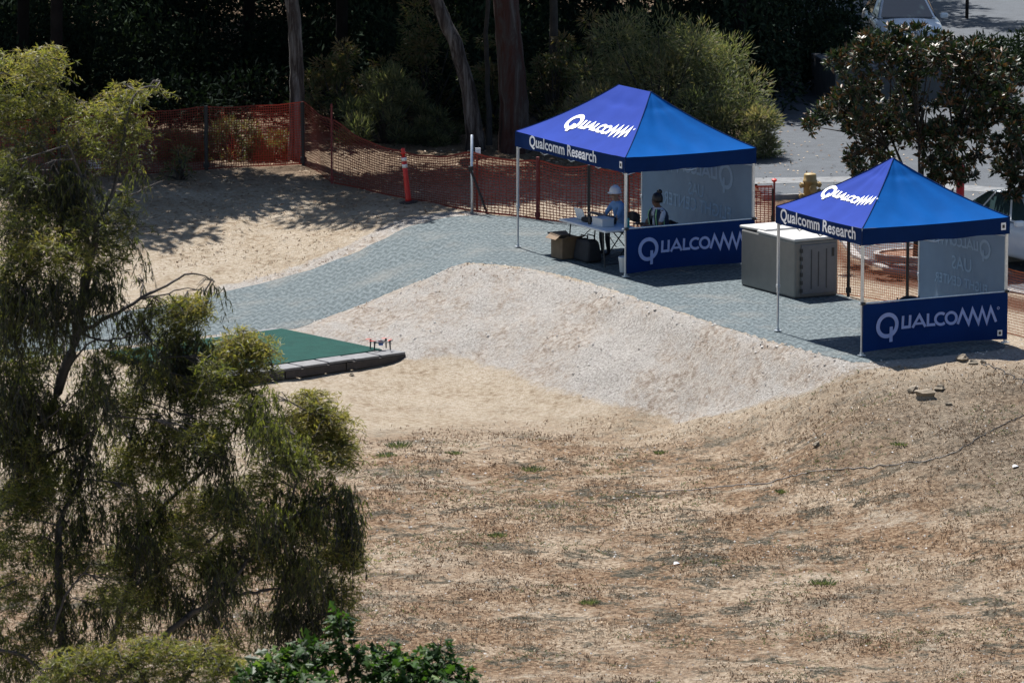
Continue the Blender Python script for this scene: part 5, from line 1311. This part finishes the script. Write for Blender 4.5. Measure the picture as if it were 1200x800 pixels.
# ---- shrubs
def shrub(name, c, rx, ry, h, n, leaf, wid, mat, label, cat='shrub', group=None, nclump=30, tone=.5, upb=.0, flat=1.0):
    E = empty(name, c); cl_, d = ball(nclump, .45); cl_[:, 2] = np.abs(cl_[:, 2])*.95; cl_ = cl_*np.array([rx, ry, h]); per = n//nclump; P = []; w = MB()
    for q in cl_:
        r = min(rx, ry)*.34*(.7+.6*RNG.random()); off, dd = ball(per, .2); tn = tone+.15*RNG.normal()
        pos = q+off*np.array([r, r, r*.8]); pos[:, 2] = np.maximum(pos[:, 2], .02)
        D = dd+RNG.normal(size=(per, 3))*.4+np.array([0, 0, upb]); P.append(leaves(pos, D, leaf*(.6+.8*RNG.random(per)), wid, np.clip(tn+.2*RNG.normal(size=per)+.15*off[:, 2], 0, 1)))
        w.tube([(random.uniform(-.1, .1), random.uniform(-.1, .1), -.1), (q[0]*.5, q[1]*.5, q[2]*.55), tuple(q)], [.035, .022, .008], 5)
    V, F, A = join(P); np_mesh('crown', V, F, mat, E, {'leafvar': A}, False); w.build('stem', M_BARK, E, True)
    return tag(E, label, cat, group)
q = g_at(770, 172); shrub('feathery_shrub', (3.3, 125.6, -.02), 2.15, 1.7, 3.25, 30000, .15, .022, M_JUN, 'large feathery grey-green shrub behind the larger tent', nclump=75, tone=.66, upb=.35)
shrub('feathery_shrub', (4.9, 124.7, -.05), 1.0, .9, 1.35, 9000, .14, .022, M_JUN, 'low feathery tan-green shrub at the road edge right of the larger tent', nclump=26, tone=.66, upb=.3)
q = g_at(452, 172); shrub('broom_bush', (q.x, q.y+.5, -.02), .95, .8, 1.85, 9000, .17, .018, M_JUN, 'fine-needled green bush in shade behind the sagging middle fence', nclump=34, tone=.42, upb=.9)
q = g_at(505, 172); shrub('broom_bush', (q.x, q.y+.4, -.02), .55, .5, .95, 3500, .15, .02, M_JUN, 'small dark green bush beside the leaning eucalyptus trunk', nclump=16, tone=.36, upb=.7)
for px, py, rx, h, lb in ((215, 186, .75, .75, 'dry brownish bush behind the fence left of the first black post'), (275, 184, .85, .95, 'dry olive bush behind the fence between the two black posts'), (318, 186, .5, .7, 'small dry bush beside the pale eucalyptus trunk')):
    q = g_at(px, py); shrub('dry_bush', (q.x, q.y, tz(q.x, q.y)), rx, rx*.8, h, 3000, .11, .03, M_MIDL, lb, nclump=20, tone=.85, upb=.2)
q = g_at(213, 207); shrub('sapling', (q.x, q.y-.3, tz(q.x, q.y)), .38, .38, .75, 350, .12, .035, M_MIDL, 'thin leafy sapling in front of the fence at left', nclump=12, tone=.8, upb=.4)
for x, y, rx, h, n_, lb in [(-3.9,127.5,1.0,2.3,4500,'grey-green shaded shrub left of the fine-needled bush'),(-1.9,129.5,1.3,3.2,6500,'tall loose shrub behind the fine-needled bush'),(-.45,128.2,.8,2.4,3800,'pale green shrub between the leaning and thickest trunks'),(.95,127.6,.8,2.6,3800,'pale green shrub right of the thickest trunk'),(1.9,128.8,1.0,3.2,4500,'tall green shrub behind the straight dark trunk')]:
    shrub('understory_shrub', (x, y, -.02), rx, rx*.8, h, n_, .13, .034, M_MIDL, lb, group='understory shrubs among the trunks', nclump=24, tone=.85, upb=-.2)
# undergrowth of the shaded wood: one dark mass
parts = []
def mound(x, y, rx, h, n, leaf):
    off, d = ball(n, .55); off[:, 2] = np.abs(off[:, 2]); pos = np.array([x, y, -.05])+off*np.array([rx, rx, h])
    parts.append(leaves(pos, d+RNG.normal(size=(n, 3))*.6-np.array([0, 0, .3]), leaf*(.6+.8*RNG.random(n)), leaf*.42, np.clip(.4+.25*RNG.normal(size=n)+.2*RNG.normal(), 0, 1)))
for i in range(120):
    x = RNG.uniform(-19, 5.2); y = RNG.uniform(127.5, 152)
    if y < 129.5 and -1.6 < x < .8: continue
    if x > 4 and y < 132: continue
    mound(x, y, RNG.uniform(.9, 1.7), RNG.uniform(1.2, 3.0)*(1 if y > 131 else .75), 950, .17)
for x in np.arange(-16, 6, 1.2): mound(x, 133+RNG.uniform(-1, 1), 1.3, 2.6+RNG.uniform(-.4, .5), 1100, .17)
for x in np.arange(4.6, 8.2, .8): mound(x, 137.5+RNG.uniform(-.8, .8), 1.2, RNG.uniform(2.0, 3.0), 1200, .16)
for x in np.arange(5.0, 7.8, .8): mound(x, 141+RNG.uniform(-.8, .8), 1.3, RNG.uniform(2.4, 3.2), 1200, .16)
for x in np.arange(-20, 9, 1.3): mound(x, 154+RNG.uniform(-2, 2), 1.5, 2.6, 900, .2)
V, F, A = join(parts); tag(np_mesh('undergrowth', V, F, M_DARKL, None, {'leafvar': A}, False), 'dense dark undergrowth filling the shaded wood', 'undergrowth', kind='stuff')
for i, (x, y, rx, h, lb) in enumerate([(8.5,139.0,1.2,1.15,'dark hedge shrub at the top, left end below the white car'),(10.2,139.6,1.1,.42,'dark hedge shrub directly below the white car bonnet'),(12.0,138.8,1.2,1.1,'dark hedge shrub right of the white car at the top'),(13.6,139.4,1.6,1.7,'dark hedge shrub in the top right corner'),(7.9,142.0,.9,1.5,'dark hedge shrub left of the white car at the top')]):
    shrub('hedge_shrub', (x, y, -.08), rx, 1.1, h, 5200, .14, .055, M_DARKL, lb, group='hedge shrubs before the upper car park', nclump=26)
# far car park strip and young trunk near the white car
q = at(1133, 22, -.1); yt = empty('young_tree', (q.x, q.y, -.1)); MB().tube([(0, 0, -.1), (.02, 0, 1.5), (0, 0, 3.2)], [.05, .045, .03], 7).build('trunk', M_BARK, yt, True)
c = bpy.data.objects.new('crown', CROWNS[1]); COL.objects.link(c); c.parent = yt; c.location = (0, 0, 4.0); c.scale = (.4, .4, .4)
tag(yt, 'slim young tree trunk beside the white car at the top right', 'tree')

# ------------------------------------------------------------------ ground detail
def scatter(n, x0, x1, y0, y1, keep):
    x = RNG.uniform(x0, x1, n); y = RNG.uniform(y0, y1, n); k = keep(x, y); return x[k], y[k]
def not_mat(x, y): return ~inpoly(x, y, MAT_POLY) & ~inpoly(x, y, ROAD_POLY)
padpoly = [tuple(Vector((BRc.x, BRc.y))+e1*a+e2*b) for a, b in ((-.3, -.4), (padD+.65, -.4), (padD+.65, padL+.1), (-.3, padL+.1))]
def grass(n, x0, x1, y0, y1, keep, h0, h1, tone):
    x, y = scatter(n, x0, x1, y0, y1, keep); m = len(x); z = tzv(x, y)
    tn = np.clip(tone+.5*(fbm(x+9, y, .7, 4)-.5)*2+.12*RNG.normal(size=m), 0, .93); P = []
    for k in range(3):
        a = RNG.random(m)*2*math.pi; lean = RNG.random(m)*1.5
        D = np.c_[np.cos(a)*lean, np.sin(a)*lean, np.ones(m)*.7]; h = h0+(h1-h0)*RNG.random(m)**2
        P.append(leaves(np.c_[x+RNG.normal(size=m)*.02, y+RNG.normal(size=m)*.02, z-.005], D, h, .010+.012*RNG.random(m), np.clip(tn+.12*RNG.normal(size=m), 0, .93)))
    return P
def keepf(x, y):
    f = soft(x, y, FIELD_POLY, 3.0); return not_mat(x, y) & (~inpoly(x, y, BANK_POLY)) & (RNG.random(len(x)) < f*np.clip(2.4*(fbm(x, y, .9, 4)-.30), .06, 1))
P = grass(120000, -8, 10.5, 77, 101, keepf, .015, .075, .62)
P += grass(9000, -9, 1.5, 108, 121, lambda x, y: not_mat(x, y) & (RNG.random(len(x)) < np.clip(3*(fbm(x, y, 1.1, 4)-.45), .04, 1)) & (smooth_z(x, y) > -1.0), .02, .07, .55)
V, F, A = join(P); tag(np_mesh('dry_grass', V, F, M_STRAW, None, {'leafvar': A}, False), 'short dry grass thatch over the foreground field', 'grass', kind='stuff')
# low grey-green weed patches
x, y = scatter(16000, -6, 10, 78, 99.5, lambda x, y: (fbm(x+50, y*1.7, .75, 4) > .60) & inpoly(x, y, FIELD_POLY)); m = len(x); z = tzv(x, y); P = []
for k in range(3):
    a = RNG.random(m)*6.28; D = np.c_[np.cos(a), np.sin(a), .5+.5*RNG.random(m)]; P.append(leaves(np.c_[x, y, z], D, .03+.05*RNG.random(m), .014, RNG.random(m)))
V, F, A = join(P); tag(np_mesh('ground_weeds', V, F, M_WEED, None, {'leafvar': A}, False), 'low grey-green weeds in patches on the dry field', 'weeds', kind='stuff')
wl = [(623,549,.20,'grey-green weed tuft standing alone in the upper middle of the field'),(468,524,.22,'spread green weed at the left beside the eucalyptus crown'),(452,532,.16,'small weed just below the spread one at the left of the field'),(531,531,.14,'small weed at the top of the dry field, second from left'),(775,530,.12,'tiny weed below the toe of the gravel bank'),(583,628,.15,'low weed in the centre left of the field'),(690,705,.15,'dark weed low in the middle of the field'),(965,684,.20,'green weed in the right middle of the field'),(916,577,.12,'small bright weed beside the cable on the ground'),(1055,520,.14,'small weed on the lower flank of the right mound')]
for px, py, r, lb in wl:
    q = g_at(px, py); E = empty('weed_tuft', (q.x, q.y, tz(q.x, q.y)-.01)); n = 130
    off, d = ball(n, .1); off = off*np.array([r, r, 0]); D = np.c_[d[:, :2]*.8, .5+.7*RNG.random(n)]
    V, F, A = leaves(off, D, r*.45*(.6+.7*RNG.random(n)), .022, RNG.random(n)); np_mesh('leaves', V, F, M_WEED, E, {'leafvar': A}, False)
    tag(E, lb, 'weed', 'weed tufts on the field')
# fallen leaves below the trees
x, y = scatter(9000, -12, 5, 113, 128, lambda x, y: not_mat(x, y) & (RNG.random(len(x)) < np.clip((y-114)/7, .03, 1))); m = len(x)
V, F, A = leaves(np.c_[x, y, tzv(x, y)+.012], np.c_[RNG.normal(size=(m, 2)), RNG.normal(size=m)*.15], .06+.07*RNG.random(m), .03+.02*RNG.random(m), RNG.random(m), up=np.c_[RNG.normal(size=(m, 2))*.3, np.ones(m)])
P = [(V, F, A)]
x, y = scatter(1500, 4.8, 13, 108, 132, lambda x, y: inpoly(x, y, ROAD_POLY)); m = len(x)
P.append(leaves(np.c_[x, y, np.full(m, -.085)], np.c_[RNG.normal(size=(m, 2)), RNG.normal(size=m)*.2], .06+.06*RNG.random(m), .04, RNG.random(m), up=np.c_[RNG.normal(size=(m, 2))*.3, np.ones(m)]))
V, F, A = join(P); tag(np_mesh('fallen_leaves', V, F, M_LITL, None, {'leafvar': A}, False), 'scattered fallen leaves under the trees and on the asphalt', 'leaves', kind='stuff')
# loose stones on the bank
M_STONE = leaf_mat('crushed_stone', [(0, (.30, .275, .25)), (.5, (.43, .405, .375)), (1, (.56, .54, .51))], .9, 0, .2)
def stones(n, keep, x0, x1, y0, y1, s0, s1):
    x, y = scatter(n, x0, x1, y0, y1, keep); m = len(x); s = s0+(s1-s0)*RNG.random(m)**4
    o = np.array([(1,0,0),(0,1,0),(-1,0,0),(0,-1,0),(0,0,.8),(0,0,-.5)], float)
    V = np.c_[x, y, tzv(x, y)][:, None]+o[None]*s[:, None, None]*(.6+.7*RNG.random((m, 6, 1)))
    f = np.array([(0,1,4),(1,2,4),(2,3,4),(3,0,4),(1,0,5),(2,1,5),(3,2,5),(0,3,5)])
    return V.reshape(-1, 3), (np.arange(m)[:, None, None]*6+f[None]).reshape(-1, 3), np.repeat(RNG.random(m), 6)
sp1 = stones(15000, lambda x, y: inpoly(x, y, BANK_POLY) & (RNG.random(len(x)) < np.clip(2.2*(fbm(x, y, 1.3, 3)-.25), .1, 1)), -5, 11, 97, 111, .006, .034)
sp2 = stones(3000, lambda x, y: inpoly(x, y, EDGE_POLY), -6, 0, 104, 116, .006, .03)
sp3 = stones(9000, lambda x, y: inpoly(x, y, FIELD_POLY), -5, 10, 78, 101, .005, .028)
sp4 = stones(90000, lambda x, y: (polydist(x, y, MAT_POLY) < .05+.30*np.abs(RNG.normal(size=len(x)))*fbm(x, y, .8, 3)) & (RNG.random(len(x)) < np.where(inpoly(x, y, MAT_POLY), .10, .5)), -8, 10, 97, 116, .006, .035)
V, F, A = join([sp1, sp2, sp3, sp4]); tag(np_mesh('loose_stones', V, F, M_STONE, None, {'leafvar': A}, False), 'loose crushed stones over the pale bank', 'gravel', kind='stuff')
# single rocks
M_ROCK = pm('rock_tan', (.20, .165, .12), .9, .2, 5, bump=.6, bscale=14)
def rock(px, py, r, label):
    q = g_at(px, py); bm = bmesh.new(); bmesh.ops.create_icosphere(bm, subdivisions=2, radius=r); sd_ = random.random()*50
    for v in bm.verts:
        n_ = v.co.normalized(); k = 1+.28*math.sin(n_.x*3.1+sd_)*math.cos(n_.y*4+sd_)+.18*math.sin(n_.z*6+sd_*2)+random.uniform(-.06, .06); v.co *= k; v.co.z *= .78; v.co.x *= 1.15
    me = bpy.data.meshes.new('rock'); bm.to_mesh(me); bm.free(); me.materials.append(M_ROCK); o = bpy.data.objects.new('rock', me); COL.objects.link(o)
    o.location = (q.x, q.y, tz(q.x, q.y)+r*.34); o.rotation_euler = (0, 0, sd_); return tag(o, label, 'rock', 'tan rocks on the mound')
for px, py, r, lb in [(1084,465,.17,'largest tan rock on the mound in front of the small tent'),(1102,456,.09,'flat rock just above the largest tan rock'),(1070,458,.10,'rounded rock touching the left of the largest rock'),(1128,425,.10,'left rock of the cluster just below the small tent banner'),(1140,427,.08,'middle rock of the cluster just below the small tent banner'),(1152,426,.06,'right rock of the cluster just below the small tent banner'),(957,524,.07,'small rock alone on the dirt below the mound'),(1112,472,.06,'small rock right of the largest tan rock'),(412,441,.05,'small dark stone on bare dirt below the landing pad')]: rock(px, py, r*.9, lb)
# cable lying across the slope
pts = []
for px, py in [(735,580),(790,574),(850,568),(905,564),(950,556),(1000,549),(1050,544),(1090,540),(1120,532),(1150,515),(1175,500),(1200,486),(1240,470)]:
    q = g_at(px, py); pts.append(Vector((q.x, q.y, 0)))
Q = []
for i in range(len(pts)-1):
    for k in range(8):
        p = pts[i].lerp(pts[i+1], k/8); p += Vector((random.uniform(-.015, .015), random.uniform(-.05, .05), 0)); Q.append(Vector((p.x, p.y, tz(p.x, p.y)+.014)))
cbl = MB(); cbl.tube(Q, .008, 5); tag(cbl.build('cable', M_DARKM, None, True), 'thin black cable lying across the dry slope at the right', 'cable')
Q = []
for i in range(30):
    p = g_at(1150+50*i/29+3*math.sin(i), 428+22*(i/29)**1.3+2*math.sin(i*.9)); Q.append(Vector((p.x, p.y, tz(p.x, p.y)+.012)))
tag(MB().tube(Q, .008, 5).build('cable', M_DARKM, None, True), 'short black cable running down the mound from the small tent corner', 'cable')
for px, py, lb in [(793,663,'white scrap of paper in the lower middle of the field'),(1190,548,'white scrap of paper near the right edge of the mound')]:
    q = g_at(px, py); o = MB(); o.add([(-.05, -.03, .01), (.05, -.025, .03), (.06, .03, .015), (-.04, .035, .04), (0, 0, .05)], [(0, 1, 4), (1, 2, 4), (2, 3, 4), (3, 0, 4)])
    o = o.build('litter_scrap', M_WHITEP); o.location = (q.x, q.y, tz(q.x, q.y)); tag(o, lb, 'litter', 'paper scraps on the field')
# small yellow marker on the pad and white sign behind the left fence
q = at(312, 411, PZ); o = MB(); o.lathe([(.06, 0), (.05, .02), (.02, .05)], 10); o = o.build('marker_disc', pm('marker_yellow', (.75, .68, .03), .5, .05)); o.location = (q.x, q.y, PZ+.003); tag(o, 'small yellow marker disc on the green landing pad', 'marker')
q = gp3(110, 205); sg_ = empty('notice_board', q); MB().box((0, 0, .25), (.30, .02, .22)).build('board', pm('board_white', (.6, .6, .62), .6, .05), sg_); MB().box((0, .02, .12), (.03, .02, .5)).build('stake', M_WOODD, sg_)
MB().box((0, -.012, .345), (.30, .01, .03)).build('band', pm('band_orange', (.6, .2, .04), .6, .05), sg_); tag(sg_, 'small white notice board on a stake behind the left eucalyptus branches', 'sign')
